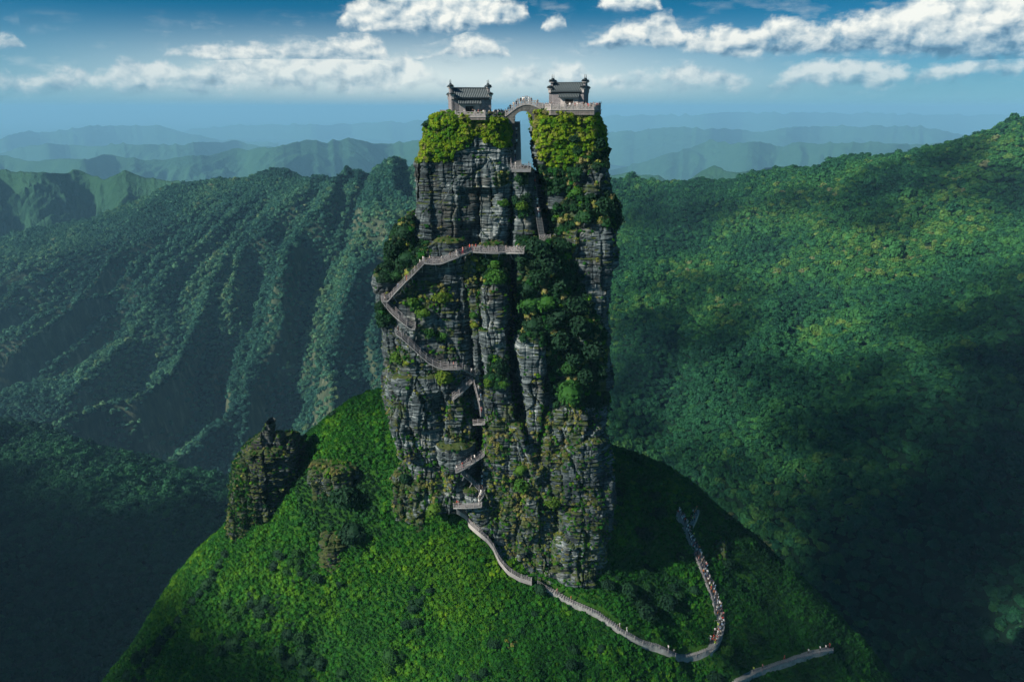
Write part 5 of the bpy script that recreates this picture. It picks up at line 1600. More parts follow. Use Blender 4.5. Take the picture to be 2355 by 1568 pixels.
def balustrade(label, runs, group=None, zoff=.15):
    root = empty('stone_balustrade', tuple(runs[0][0][0]) if False else (0, 0, 0))
    tag(root, label, 'balustrade', group)
    seen = []
    for pts, bays in runs:
        for (a, b), nb in zip(zip(pts[:-1], pts[1:]), bays):
            a, b = np.array(a, float), np.array(b, float)
            for k in range(nb + 1):
                p = a + (b - a) * k / nb
                if not any(np.linalg.norm(p - q) < .2 for q in seen):
                    seen.append(p); o = link('post', POST, root); o.scale = (1, 1, .80); o.location = p + np.array([0, 0, zoff]); o.rotation_euler.z = math.atan2(*(b - a)[1::-1])
                if k < nb:
                    q = a + (b - a) * (k + 1) / nb; d = q - p
                    o = link('panel', PANEL, root)
                    L = float(np.hypot(d[0], d[1])); yaw = math.atan2(d[1], d[0])
                    M = Matrix.Rotation(yaw, 4, 'Z') @ Matrix(((L - .2, 0, 0, .1), (0, 1, 0, 0), (d[2] * (L - .2) / L, 0, .80, d[2] * .1 / L), (0, 0, 0, 1)))
                    M = Matrix.Translation(Vector(p + np.array([0, 0, zoff]))) @ M
                    o.matrix_world = M
    return root
def on(poly, z, s=.965):
    c = np.mean(np.array(poly), 0)
    return [(*(c + (np.array(p) - c) * s), z) for p in poly]
L_ = on(PL, Z_L); R_ = on(PR, Z_R)
balustrade('grey balustrade of arched panels before the lower hall', [([L_[0], L_[1]], [3]), ([L_[1], L_[2]], [5]), ([L_[5], L_[6]], [1]), ([L_[4], L_[5]], [5]), ([L_[3], L_[4]], [7])], 'stone balustrades of the summits')
balustrade('grey balustrade of arched panels before the higher hall', [([L0 for L0 in (R_[5], R_[0])], [4]), ([R_[0], R_[1]], [6]), ([R_[1], R_[2]], [3]), ([R_[2], R_[3]], [6]), ([R_[3], R_[4]], [7])], 'stone balustrades of the summits')

# --- arched bridge between the summits
def bridge():
    Yb, wd = 169.6, 2.6
    xa, xb = X(1160, 262, Yb), X(1250, 250, Yb)
    zc = float(at_y(1202, 241, Yb)[2])
    root = empty('arch_bridge', ((xa + xb) / 2, Yb, zc)); tag(root, 'small arched stone bridge spanning the cleft between the two summits', 'bridge')
    ox, oy, oz = root.location
    ac, ar = X(1203.5, 262, Yb), X(1224.5, 262, Yb) - X(1203.5, 262, Yb)
    zs = float(at_y(1203, 277, Yb)[2]); za = float(at_y(1203, 256, Yb)[2])
    def deck(x):
        t = (x - xa) / (xb - xa)
        base = (Z_L + .15) * (1 - t) + (Z_R + .15) * t
        s = math.sin(math.pi * min(1, max(0, t))) ** 1.25
        return base + (zc - ((Z_L + Z_R) / 2 + .15)) * s
    def under(x):
        q = (x - ac) / ar
        if abs(q) < 1: return zs + (za - zs) * math.sqrt(1 - q * q) ** .9
        return zs - .7 if x < ac else zs + .5
    m = MB(); xs = sorted(set(list(np.linspace(xa, xb, 41)) + [ac - ar, ac + ar, ac - ar * .985, ac + ar * .985]))
    top, bot = [(x - ox, deck(x) - oz) for x in xs], [(x - ox, under(x) - oz) for x in xs]
    for i in range(len(xs) - 1):
        for s in (-1, 1):
            y = s * wd / 2
            q = [(bot[i][0], y, bot[i][1]), (bot[i + 1][0], y, bot[i + 1][1]), (top[i + 1][0], y, top[i + 1][1]), (top[i][0], y, top[i][1])]
            m.quad(q)
        m.quad([(top[i][0], -wd / 2, top[i][1]), (top[i + 1][0], -wd / 2, top[i + 1][1]), (top[i + 1][0], wd / 2, top[i + 1][1]), (top[i][0], wd / 2, top[i][1])])
        m.quad([(bot[i][0], -wd / 2, bot[i][1]), (bot[i + 1][0], -wd / 2, bot[i + 1][1]), (bot[i + 1][0], wd / 2, bot[i + 1][1]), (bot[i][0], wd / 2, bot[i][1])])
    m.build('vault', M_bridge, root)
    # ring of arch stones, slightly proud
    for k in range(11):
        a0, a1 = math.pi * (k + .04) / 11, math.pi * (k + .96) / 11
        vs_ = MB()
        def pt(a, e): return (ac + (ar + e) * math.cos(a) - ox, zs + (za - zs + e) * math.sin(a) ** .9 - oz)
        vs_.prism([pt(a0, .0), pt(a1, .0), pt(a1, .42), pt(a0, .42)], 1, -wd / 2 - .06, -wd / 2 - .005)
        vs_.build('arch_stone', M_bridge, root)
    # moulding under the parapet
    mo = MB()
    for i in range(len(xs) - 1):
        mo.prism([(top[i][0], top[i][1] - .14), (top[i + 1][0], top[i + 1][1] - .14), (top[i + 1][0], top[i + 1][1] + .05), (top[i][0], top[i][1] + .05)], 1, -wd / 2 - .12, -wd / 2 - .004)
    mo.build('moulding', M_rail, root)
    n = 6
    for s in (-1, 1):
        y = s * (wd / 2 - .1)
        ps = [np.array([x - ox, y, deck(x) - oz]) for x in np.linspace(xa + .2, xb - .2, n + 1)]
        for k, p in enumerate(ps):
            o = link('post', POST, root); o.location = p; o.scale = (.9, .9, .82)
            if k < n:
                d = ps[k + 1] - p; L = float(d[0])
                o = link('panel', PANEL, root)
                o.matrix_local = Matrix.Translation(Vector(p)) @ Matrix(((L - .2, 0, 0, .1), (0, .9, 0, 0), (d[2] * (L - .2) / L, 0, .82, d[2] * .1 / L), (0, 0, 0, 1)))
    return deck, Yb, xa, xb
BR = bridge()

# --- walkways hung on the cliff
def frame_along(P):
    T_ = np.gradient(P, axis=0); h = np.hypot(T_[:, 0], T_[:, 1])
    S = np.stack([-T_[:, 1], T_[:, 0], 0 * h], -1) / (h[:, None] + 1e-6)
    for i in range(1, len(S)):
        if S[i] @ S[i - 1] < 0: S[i] = -S[i]
    # smooth so that turns do not pinch
    k = np.ones(5) / 5
    S = np.stack([np.convolve(np.pad(S[:, j], 2, mode='edge'), k, mode='valid') for j in range(3)], -1)
    S /= np.linalg.norm(S, axis=1, keepdims=True) + 1e-9
    if np.mean(S[:, 1]) > 0: S = -S          # S points to the outer, camera side
    return S

def walkway(name, P, label, cat, width=1.5, rails='both', step=.55, lattice=False, post_gap=1.9, group=None, strut=True, mats=None, rh=1.12, under=.16, proud=.0):
    P = resample(P, step); S = frame_along(P)
    o0 = P[0].copy()
    root = empty(name, tuple(o0)); tag(root, label, cat, group)
    Q = P - o0
    md, ms = mats or (M_deck, M_deck)
    # treads: level slabs, each a piece of its own
    zs = Q[:, 2]
    for i in range(len(Q) - 1):
        a, b = Q[i], Q[i + 1]; c = (a + b) / 2; d = b - a; L = math.hypot(d[0], d[1])
        if L < .05: L = .05
        m = MB(); yaw = math.atan2(d[1], d[0])
        R = np.array([[math.cos(yaw), -math.sin(yaw), 0], [math.sin(yaw), math.cos(yaw), 0], [0, 0, 1]])
        steep = abs(d[2]) / step
        m.box((0, 0, 0), (max(L, .16) * (.74 if steep > .25 else .95), width - .04, .10), R)
        o = m.build('step' if steep > .25 else 'slab', md, root); o.location = c + np.array([0, 0, -.05 + random.uniform(-.006, .006)])
    if any(abs(b[2] - a[2]) / step > .25 for a, b in zip(Q[:-1], Q[1:])):
        m = MB(); A_, B_ = Q + S * (width / 2 - .02), Q - S * (width / 2 - .02); dn = np.array([0, 0, -.26])
        for i in range(len(Q) - 1):
            m.quad([A_[i] + dn, A_[i + 1] + dn, B_[i + 1] + dn, B_[i] + dn])
        m.build('stair_shade_base', M_stepd, root)  # dark sheet added below the treads to draw shaded riser lines
    # string walls
    for sgn in (-1, 1):
        m = MB()
        E = Q + S * sgn * width / 2
        for a, b in zip(E[:-1], E[1:]):
            a0, b0 = a + np.array([0, 0, .04]), b + np.array([0, 0, .04]); k = np.array([0, 0, -under - .12])
            n_ = S[0] * .07 * sgn
            m.quad([a0, b0, b0 + k, a0 + k]); m.quad([a0 + n_, b0 + n_, b0 + n_ + k, a0 + n_ + k]); m.quad([a0, b0, b0 + n_, a0 + n_]); m.quad([a0 + k, b0 + k, b0 + n_ + k, a0 + n_ + k])
        m.build('string_wall', ms, root)
    sides = {'both': (-1, 1), 'outer': (1,), 'none': ()}[rails]
    Lc = np.concatenate([[0], np.cumsum(np.linalg.norm(np.diff(Q, axis=0), axis=1))])
    nb = max(1, int(round(Lc[-1] / post_gap)))
    tp = np.linspace(0, Lc[-1], nb + 1)
    for sgn in sides:
        E = Q + S * sgn * (width / 2 - .06)
        PP = np.stack([np.interp(tp, Lc, E[:, j]) for j in range(3)], -1)
        for p in PP:
            m = MB(); m.bar((0, 0, -.05), (0, 0, rh + .12), .07, 6); m.box((0, 0, rh + .14), (.2, .2, .08))
            o = m.build('post', M_timber, root); o.location = p
        for hh in (rh, rh * .66, rh * .33):
            m = MB(); m.tube([e + np.array([0, 0, hh]) for e in (PP if len(PP) > 2 else E)], .042, 5); m.build('rail', M_timber, root)
        if lattice:
            for a, b in zip(PP[:-1], PP[1:]):
                m = MB(); z = np.array([0, 0, 1.0]); c = (a + b) / 2
                for (s0, h0, s1, h1) in ((0, .1, .55, rh), (.45, .08, 1, rh), (0, rh, .5, .35), (.5, rh * .7, 1, .15), (.2, .05, .35, rh), (.7, .05, .62, rh)):
                    j = random.uniform(-.07, .07)
                    m.bar(a + (b - a) * min(1, max(0, s0 + j)) + z * h0, a + (b - a) * min(1, max(0, s1 - j)) + z * h1, .04, 5)
                m.build('branch_lattice', M_timber, root)
    if strut:
        for i in range(2, len(Q) - 1, max(3, int(3.4 / step))):
            m = MB(); e = Q[i] + S[i] * width * .35
            m.bar(e + np.array([0, 0, -.1]), Q[i] - S[i] * .9 + np.array([0, 0, -1.9]), .10, 6); m.bar(e + np.array([0, 0, -.16]), Q[i] - S[i] * 1.6 + np.array([0, 0, -.16]), .11, 6)
            m.build('bracket', M_timber, root)
    return P

W = {}
W['upper'] = walkway('boardwalk', route([(1206, 580), (1133, 580), (1082, 577), (1050, 590), (1016, 604), (996, 605), (976, 603)], 1.0), 'highest railed walkway with branch lattice, running along the foot of the striped slabs', 'walkway', 1.6, 'both', .6, True)
W['steep'] = walkway('boardwalk', route([(976, 603), (935, 646), (910, 674), (893, 691), (880, 690)], 1.0), 'steep railed flight dropping from the upper walkway to the left edge of the pillar', 'walkway', 1.5, 'both', .42)
W['hair'] = walkway('boardwalk', route([(878, 690), (892, 706), (908, 722), (928, 740), (944, 754), (955, 755)], 1.0), 'short railed flight turning back right from the left edge of the pillar', 'walkway', 1.5, 'both', .42)
W['zig'] = walkway('boardwalk', route([(912, 764), (922, 772), (945, 794), (968, 816), (987, 832), (1004, 841), (1020, 846), (1060, 846), (1074, 854), (1088, 864)], 1.1), 'long railed zigzag flight descending right towards the crack', 'walkway', 1.5, 'both', .42)
W['down'] = walkway('boardwalk', route([(1088, 868), (1072, 886), (1056, 904), (1040, 917)], 1.1), 'railed flight turning back left below the long zigzag, with a pale landing', 'walkway', 1.6, 'both', .42)
W['mid'] = walkway('boardwalk', route([(1114, 1044), (1098, 1054), (1080, 1066), (1062, 1077), (1048, 1083)], 1.1), 'railed flight descending left out of the dark hole in the lower cliff', 'walkway', 1.4, 'both', .42)
W['mid2'] = walkway('boardwalk', route([(1060, 1087), (1074, 1100), (1088, 1112), (1102, 1124)], 1.2), 'railed flight descending right above the start of the stone steps', 'walkway', 1.4, 'both', .42)
W['land'] = walkway('boardwalk', route([(1108, 1160), (1090, 1162), (1070, 1163), (1048, 1164)], 1.0, 'both'), 'level railed landing at the head of the long stone steps', 'walkway', 1.8, 'outer', .6)
W['hole'] = walkway('boardwalk', route([(1116, 972), (1104, 973), (1092, 974)], 1.3), 'little railed balcony over the dark hole in the lower cliff', 'walkway', 1.3, 'outer', .5)
W['tunnel'] = walkway('stone_stairway', route([(1094, 884), (1100, 905), (1106, 930), (1110, 956)], .9, ysum=[(0, 161.4), (1, 159.2)]), 'narrow stair squeezed through the crack below the zigzag walkways', 'stairs', 1.2, 'outer', .35, strut=False)
W['tunnel2'] = walkway('stone_stairway', route([(1110, 1104), (1109, 1122), (1106, 1140), (1100, 1152)], .9, 'both'), 'narrow stair crowded with people just above the level landing', 'stairs', 1.3, 'none', .35, strut=False)
W['cleft'] = walkway('stone_stairway', np.array([at_y(1186, 384, 165.8), at_y(1185, 330, 170.2), at_y(1183.5, 278, 174.2)]), 'straight steep stone stair in the cleft, climbing to the bridge between the summits', 'stairs', 2.3, 'outer', .34, strut=False, mats=(M_step, M_deck))
W['cleftland'] = walkway('stone_landing', np.array([at_y(1176, 389, 164.4), at_y(1196, 389, 164.4), at_y(1220, 389, 164.4)]), 'railed stone landing bridging the cleft at the foot of the steep stair', 'landing', 2.0, 'outer', .6, True, 1.7, strut=False, under=.5)
W['cleft2'] = walkway('stone_stairway', np.array([at_y(1224, 398, 170.5), at_y(1230, 450, 168.2), at_y(1239, 500, 166.0), at_y(1246, 544, 164.0)]), 'shadowed stair falling down the dark lower half of the cleft', 'stairs', 1.2, 'none', .36, strut=False, mats=(M_path, M_stepd))  # string walls take the darker stone, cleft shade put into their colour
W['cleft3'] = walkway('stone_landing', np.array([at_y(1240, 551, 162.6), at_y(1253, 551, 162.6), at_y(1264, 551, 162.8)]), 'small railed landing at the bottom of the shadowed cleft stair', 'landing', 1.4, 'outer', .6, True, 1.3, strut=False)

# --- the long stone steps round the foot of the pillar
W['steps'] = walkway('stone_stairway', G_STEPS, 'long curving flight of pale stone steps round the foot of the pillar', 'stairs', 2.5, 'both', .52, strut=False, mats=(M_step, M_rail), under=1.1, post_gap=2.6, rh=.95)

# --- paths over the mound
def stone_path(name, P, width, label_rail=None, step=.62, label=None, rail_side=None):
    P = resample(P, step); S = frame_along(P); n = len(P)
    root = None
    V, Fq = [], []
    for i in range(n):
        a, b = P[i] + S[i] * width / 2, P[i] - S[i] * width / 2
        V += [b + [0, 0, -1.6], b + [0, 0, -.04], a + [0, 0, -.04], a + [0, 0, -1.6]]
    me = mesh_np(name, np.array(V), grid_faces(n, 4), [M_path], smooth=False)
    root = tag(link(name, me), None, None, None, 'structure')
    for i in range(n - 1):
        a, b = P[i], P[i + 1]; c = (a + b) / 2; d = b - a; L = math.hypot(d[0], d[1]) or .1
        R = Matrix.Rotation(math.atan2(d[1], d[0]), 4, 'Z')
        m = MB(); m.box((0, 0, 0), (L * .93, width * random.uniform(.97, 1.05), .14))
        o = m.build('step', M_path if i % 5 else M_step, root)
        o.matrix_world = Matrix.Translation(Vector(c + np.array([0, 0, random.uniform(0, .03)]))) @ R
    if label_rail:
        for sgn in rail_side or (1,):
            E = P + S * sgn * (width / 2 + .05)
            r = empty('railing', tuple(E[0])); tag(r, label_rail if sgn > 0 else label_rail.replace('outer', 'inner'), 'railing')
            E = E - E[0]
            for i in range(0, n, 4):
                m = MB(); m.bar((0, 0, -.4), (0, 0, 1.0), .07, 5); o = m.build('post', M_timber, r); o.location = E[i]
            for h in (.92, .5):
                m = MB(); m.tube([e + np.array([0, 0, h]) for e in E[::2]], .045, 4); m.build('rail', M_timber, r)
    return P
W['path'] = stone_path('path', G_PATH, 1.7, 'thin outer railing along the almost empty stretch of path', rail_side=(1,))
W['queue'] = stone_path('path', G_QUEUE, 2.5, 'thin outer railing along the crowded stretch of path', rail_side=(1,))
W['low'] = stone_path('path', G_LOW, 1.9, 'thin outer railing along the lowest path at the bottom right', rail_side=(1,))
W['spur'] = stone_path('path', G_SPUR, 1.6)

# ------------------------------------------------------------------ people
def plain(name, col, rough=.8):
    m, T = new_mat(name)
    n = T.noise(geo_pos(T), 9.0, 2, .5)
    c = T.node('ShaderNodeMix', data_type='RGBA', blend_type='MULTIPLY'); c.inputs[0].default_value = 1
    T.put(c.inputs[6], col); T.put(c.inputs[7], T.mr(n, .3, .7, .85, 1.1))
    b = principled(T, c.outputs[2], rough, .25); T.l.new(b.outputs[0], T.out.inputs[0])
    return m
CL = {k: plain('cloth_' + k.replace(' ', '_'), c) for k, c in {
    'white': (.78, .78, .76), 'red': (.55, .035, .03), 'pink': (.62, .25, .24), 'light blue': (.28, .42, .60), 'black': (.018, .018, .02), 'navy': (.03, .04, .10),
    'grey': (.28, .28, .29), 'lime green': (.45, .62, .06), 'orange': (.65, .20, .05), 'beige': (.50, .43, .34)}.items()}
SKIN = plain('skin', (.42, .25, .18), .6)
HAIR = plain('hair', (.016, .013, .012), .5)

def body_mesh(name, pose):
    """one continuous figure grown over a jointed skeleton (z up, facing -y)"""
    J = {'pel': (0, 0, .95, .135), 'waist': (0, .0, 1.08, .125), 'chest': (0, -.01, 1.30, .155), 'neck': (0, -.005, 1.47, .055), 'head': (0, -.025, 1.58, .095), 'top': (0, -.015, 1.68, .075)}
    E = [('pel', 'waist'), ('waist', 'chest'), ('chest', 'neck'), ('neck', 'head'), ('head', 'top')]
    for s, sx in (('l', -1), ('r', 1)):
        lg, ar = pose['leg' + s], pose['arm' + s]
        J['hip' + s] = (sx * .09, 0, .90, .098); J['knee' + s] = (sx * .10 + lg[0], lg[1], .50, .068); J['ank' + s] = (sx * .10 + lg[2], lg[3], .09, .045); J['toe' + s] = (sx * .11 + lg[2], lg[3] - .15, .04, .04)
        J['sho' + s] = (sx * .185, 0, 1.41, .062); J['elb' + s] = (sx * .23 + sx * ar[0], ar[1], ar[2], .044); J['wri' + s] = (sx * .23 + sx * ar[3], ar[4], ar[5], .033)
        w = np.array(J['wri' + s][:3]); e = np.array(J['elb' + s][:3]); h = w + (w - e) / (np.linalg.norm(w - e) + 1e-6) * .13
        J['han' + s] = (*h, .036)
        E += [('pel', 'hip' + s), ('hip' + s, 'knee' + s), ('knee' + s, 'ank' + s), ('ank' + s, 'toe' + s), ('chest', 'sho' + s), ('sho' + s, 'elb' + s), ('elb' + s, 'wri' + s), ('wri' + s, 'han' + s)]
    keys = list(J)
    me = bpy.data.meshes.new(name + '_bones'); me.from_pydata([J[k][:3] for k in keys], [(keys.index(a), keys.index(b)) for a, b in E], [])
    o = bpy.data.objects.new(name, me); COL.objects.link(o)
    o.modifiers.new('skin', 'SKIN')
    for k, sv in zip(keys, me.skin_vertices[0].data):
        sv.radius = (J[k][3], J[k][3] * (.72 if k in ('pel', 'waist', 'chest') else 1)); sv.use_root = (k == 'pel')
    sb = o.modifiers.new('sub', 'SUBSURF'); sb.levels = 1; sb.render_levels = 1
    dg = bpy.context.evaluated_depsgraph_get()
    out = bpy.data.meshes.new_from_object(o.evaluated_get(dg)); out.name = name
    bpy.data.objects.remove(o); bpy.data.meshes.remove(me)
    for _ in range(4): out.materials.append(None)
    arms = [np.array(J[k][:3]) for k in ('wril', 'wrir', 'hanl', 'hanr')]
    elb = [np.array(J[k][:3]) for k in ('elbl', 'elbr')]
    for p in out.polygons:
        c = np.array(p.center); z = c[2]
        mi = 1 if .93 < z < 1.45 else 2 if z <= .93 else 0
        if min(np.linalg.norm(c - a) for a in arms) < .12: mi = 0
        elif min(np.linalg.norm(c - a) for a in elb) < .14 : mi = 0
        elif abs(c[0]) > .17 and z > 1.45: mi = 0
        if z < .08: mi = 3
        if abs(c[0]) < .14 and z > 1.50 and (z > 1.64 or c[1] > -.02): mi = 3
        p.material_index = mi; p.use_smooth = True
    return out
ARM = {'down': (.03, .02, 1.16, .02, -.04, .92), 'fwd': (.03, -.05, 1.17, -.04, -.26, 1.12), 'up': (.05, -.14, 1.42, -.06, -.24, 1.68), 'swing': (.02, .10, 1.17, .0, .14, .95), 'swingf': (.02, -.08, 1.17, .0, -.22, 1.0), 'hip': (.12, .06, 1.17, .0, -.02, .99), 'out': (.22, -.05, 1.40, .42, -.10, 1.46)}
def P_(ll, lr, al, ar): return {'legl': ll, 'legr': lr, 'arml': ARM[al], 'armr': ARM[ar]}
POSES = [body_mesh('person_body', p) for p in (
    P_((0, 0, 0, 0), (0, -.01, .02, -.02), 'down', 'down'), P_((0, -.14, 0, -.20), (0, .02, 0, .24), 'swing', 'swingf'), P_((0, 0, -.02, 0), (0, -.02, .03, -.03), 'up', 'up'),
    P_((0, -.06, 0, -.10), (0, .04, 0, .10), 'fwd', 'down'), P_((0, 0, 0, 0), (0, -.03, .05, -.05), 'hip', 'fwd'), P_((-.03, 0, -.06, 0), (.03, 0, .06, 0), 'out', 'up'))]
PT = ['standing', 'walking', 'lifting both hands', 'strolling', 'hand on hip', 'arm out']
PR_ = random.Random(3)
def person(p, yaw, shirt, trousers, where, group, pose=None, label=None, sc=1.0):
    k = PR_.randrange(5) if pose is None else pose
    o = link('person', POSES[k]); o.location = tuple(p); o.rotation_euler.z = yaw
    s = sc * PR_.uniform(.93, 1.05); o.scale = (s, s, s)
    for i, m in enumerate((SKIN, CL[shirt], CL[trousers], HAIR)):
        o.material_slots[i].link = 'OBJECT'; o.material_slots[i].material = m
    lab = label or 'person in %s top, %s trousers, %s %s' % (shirt, trousers, PT[k], where)
    if len(lab.replace('-', ' ').split()) > 16: lab = 'person in %s top, %s trousers, %s' % (shirt, trousers, where)
    tag(o, lab, 'person', group)
    return o
TOPS = ['white'] * 12 + ['black'] * 4 + ['grey'] * 2 + ['red'] * 2 + ['pink'] * 2 + ['light blue'] * 3 + ['navy'] * 2 + ['beige'] * 2 + ['lime green', 'orange']
BOT = ['black'] * 5 + ['navy'] * 3 + ['grey'] * 2 + ['beige', 'white']

def along(P, t, lat=0.0):
    P = np.asarray(P); L = np.concatenate([[0], np.cumsum(np.linalg.norm(np.diff(P, axis=0), axis=1))])
    p = np.array([np.interp(t * L[-1], L, P[:, i]) for i in range(3)])
    q = np.array([np.interp(min(1, t + .02) * L[-1], L, P[:, i]) for i in range(3)]) - np.array([np.interp(max(0, t - .02) * L[-1], L, P[:, i]) for i in range(3)])
    h = math.hypot(q[0], q[1]) + 1e-9
    return p + np.array([-q[1] / h, q[0] / h, 0]) * lat, math.atan2(q[1], q[0])

def spot(u, v, Y, z): return (X(u, v, Y + DY), Y + DY, z)
# on the terraces and the bridge
for i, (u, Y, top, bo, pose) in enumerate([(1068, 162.2, 'white', 'grey', 0), (1088, 162.0, 'black', 'black', 2), (1092, 161.9, 'white', 'navy', 3), (1100, 162.4, 'pink', 'white', 0), (1104, 162.6, 'pink', 'grey', 4), (1111, 162.3, 'white', 'pink', 3),
        (1047, 163.0, 'black', 'navy', 0), (1136, 164.6, 'black', 'red', 0), (1141, 165.2, 'navy', 'black', 4), (1145, 166.0, 'grey', 'black', 3), (1149, 165.8, 'navy', 'navy', 0), (1153, 167.0, 'black', 'black', 2), (1157, 167.0, 'white', 'black', 0), (1139, 168.4, 'white', 'black', 1),
        (1162, 168.0, 'black', 'grey', 0), (1147, 169.0, 'black', 'black', 0), (1028, 166.8, 'black', 'navy', 0), (1033, 167.0, 'black', 'black', 0)]):
    w = ['before the lower hall', 'between lower hall and bridge', 'left of the lower hall'][0 if i < 7 else 1 if i < 16 else 2]
    person(spot(u, 262, Y, Z_L + .002), -PR_.uniform(-1.2, 1.2), top, bo if bo in CL else 'black', w, 'visitors on the left summit', pose)
deckf, Yb, xa, xb = BR
for i, (u, top, pose, dy) in enumerate([(1168, 'white', 0, .2), (1173, 'black', 1, -.3), (1181, 'beige', 3, .3), (1187, 'black', 0, -.2), (1191, 'grey', 2, .3), (1197, 'black', 0, .0), (1202, 'white', 4, .4), (1206, 'white', 0, -.2), (1211, 'grey', 2, .1), (1216, 'white', 3, -.3), (1221, 'black', 0, .2), (1236, 'black', 1, .0)]):
    x = X(u, 248, Yb)
    person((x, Yb + dy, deckf(x)), PR_.uniform(-1, 1), top, PR_.choice(BOT), 'on the arched bridge', 'visitors on the arched bridge', pose)
for i, (u, Y, top, bo, pose) in enumerate([(1244, 166.0, 'black', 'black', 0), (1248, 166.5, 'black', 'navy', 0), (1253, 165.6, 'black', 'black', 4), (1257, 164.8, 'white', 'grey', 0), (1262, 164.0, 'white', 'beige', 3), (1268, 163.4, 'pink', 'white', 0),
        (1310, 162.8, 'white', 'black', 0), (1322, 162.6, 'pink', 'grey', 4), (1328, 162.8, 'white', 'white', 0), (1332, 162.5, 'white', 'grey', 3), (1341, 162.4, 'black', 'navy', 0), (1346, 162.9, 'grey', 'black', 0), (1352, 162.4, 'red', 'black', 0), (1357, 163.0, 'beige', 'navy', 3),
        (1363, 163.2, 'navy', 'black', 0), (1367, 164.0, 'grey', 'grey', 2), (1372, 164.0, 'red', 'navy', 0), (1376, 165.0, 'black', 'black', 4), (1379, 166.0, 'grey', 'black', 2), (1360, 164.4, 'black', 'black', 0)]):
    w = 'between bridge and higher hall' if i < 6 else 'before the higher hall' if i < 13 else 'at the right terrace corner'
    person(spot(u, 250, Y, Z_R + .002), PR_.uniform(-1.2, 1.2), top, bo, w, 'visitors on the right summit', pose)
# on the stairs and walkways
def on_way(key, lst, where, group):
    P = W[key]
    for t, top, bo, pose in lst:
        p, yaw = along(P, t, PR_.uniform(-.3, .3))
        person(p + np.array([0, 0, .02]), yaw + math.pi / 2 + PR_.uniform(-.4, .4), top, bo, where, group, pose)
G2 = 'climbers on the cliff walkways'
on_way('cleft', [(.95, 'light blue', 'black', 1), (.90, 'white', 'black', 1), (.70, 'white', 'black', 1), (.62, 'grey', 'navy', 3), (.45, 'white', 'black', 1), (.36, 'black', 'black', 3), (.22, 'white', 'grey', 1), (.12, 'black', 'navy', 3)], 'on the cleft stair', G2)
on_way('cleftland', [(.2, 'white', 'white', 0), (.9, 'black', 'navy', 0)], 'on the landing in the cleft', G2)
on_way('cleft2', [(.06, 'black', 'black', 1), (.2, 'red', 'black', 1), (.32, 'grey', 'black', 3), (.50, 'white', 'grey', 1), (.56, 'white', 'black', 3), (.66, 'white', 'navy', 5), (.70, 'navy', 'white', 5)], 'on the shadowed lower cleft stair', G2)
on_way('upper', [(.08, 'white', 'grey', 0), (.22, 'grey', 'black', 3), (.50, 'red', 'black', 3), (.53, 'orange', 'red', 0), (.56, 'red', 'navy', 3), (.63, 'pink', 'red', 1), (.70, 'white', 'white', 1), (.76, 'black', 'black', 3), (.84, 'white', 'beige', 1), (.95, 'beige', 'navy', 4)], 'on the highest walkway', G2)
on_way('steep', [(.03, 'white', 'grey', 1), (.10, 'white', 'black', 1), (.22, 'beige', 'grey', 1), (.42, 'red', 'orange', 1), (.64, 'light blue', 'navy', 1), (.97, 'black', 'black', 0)], 'on the steep left flight', G2)
on_way('hair', [(.1, 'white', 'black', 4)], 'at the left hairpin', G2)
on_way('zig', [(.02, 'black', 'black', 0), (.72, 'pink', 'black', 3), (.97, 'white', 'black', 1), (.99, 'grey', 'navy', 1)], 'on the long zigzag flight', G2)
on_way('down', [(.75, 'white', 'black', 1), (.3, 'grey', 'black', 3)], 'on the flight below the long zigzag', G2)
on_way('tunnel', [(.25, 'white', 'grey', 1), (.5, 'light blue', 'white', 1), (.62, 'white', 'black', 3), (.9, 'pink', 'red', 1)], 'in the crack below the zigzag', G2)
on_way('mid', [(.35, 'white', 'black', 1), (.5, 'grey', 'black', 3), (.8, 'red', 'red', 1), (.97, 'white', 'navy', 0)], 'on the flight out of the dark hole', G2)
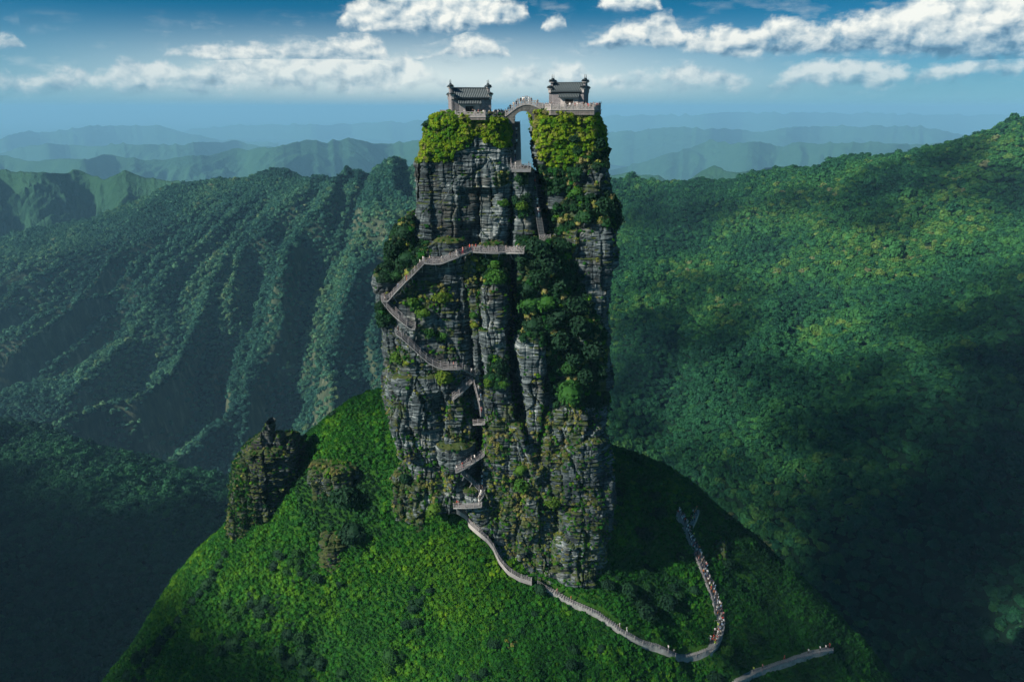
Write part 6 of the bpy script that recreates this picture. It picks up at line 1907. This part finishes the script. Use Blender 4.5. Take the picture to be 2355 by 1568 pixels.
on_way('mid2', [(.45, 'white', 'grey', 1), (.8, 'pink', 'black', 1), (.97, 'white', 'navy', 3)], 'on the flight above the landing', G2)
on_way('tunnel2', [(.02, 'white', 'black', 3), (.2, 'light blue', 'black', 1), (.35, 'white', 'navy', 1), (.5, 'black', 'black', 1), (.7, 'white', 'white', 1), (.85, 'white', 'black', 0), (.97, 'white', 'grey', 1)], 'just above the level landing', G2)
on_way('land', [(.85, 'pink', 'beige', 0), (.95, 'red', 'black', 1), (.1, 'white', 'white', 0)], 'on the level landing', G2)
on_way('steps', [(.16, 'white', 'black', 1), (.19, 'pink', 'white', 3), (.27, 'beige', 'light blue', 1), (.33, 'white', 'black', 1)], 'on the long stone steps', G2)
on_way('path', [(.10, 'pink', 'pink', 0), (.17, 'orange', 'beige', 0), (.42, 'white', 'beige', 1), (.46, 'white', 'white', 1), (.69, 'white', 'grey', 0), (.73, 'grey', 'black', 3), (.97, 'red', 'black', 3)], 'on the almost empty path', 'walkers on the path')
on_way('low', [(.28, 'lime green', 'navy', 0), (.36, 'pink', 'black', 3), (.55, 'red', 'red', 1), (.76, 'white', 'black', 3), (.86, 'white', 'black', 3), (.92, 'white', 'navy', 1), (.97, 'black', 'black', 0), (.99, 'red', 'red', 0)], 'on the lowest path', 'walkers on the path')
# the queue
NQ = 165
for i in range(NQ):
    t = .05 + .95 * (i / NQ) ** .96
    if i % 9 == 3 and t < .4: continue
    p, yaw = along(W['queue'], min(1, t + PR_.uniform(-.008, .008)), PR_.uniform(-.95, .95))
    where = 'queueing near the fork of the paths' if t < .28 else 'queueing on the lower bend' if t < .5 else 'queueing mid way up the crowded path' if t < .78 else 'at the upper end of the queue'
    person(p, yaw + math.pi / 2 + PR_.uniform(-.6, .6), PR_.choice(TOPS), PR_.choice(BOT), where, 'people in the long queue', PR_.choice((0, 0, 1, 3, 4)))
for i in range(10):
    p, yaw = along(W['spur'], PR_.uniform(.2, 1), PR_.uniform(-.6, .6))
    person(p, yaw, PR_.choice(['lime green', 'black', 'white', 'orange', 'black']), 'black', 'on the side spur above the queue', 'people in the long queue', 0)
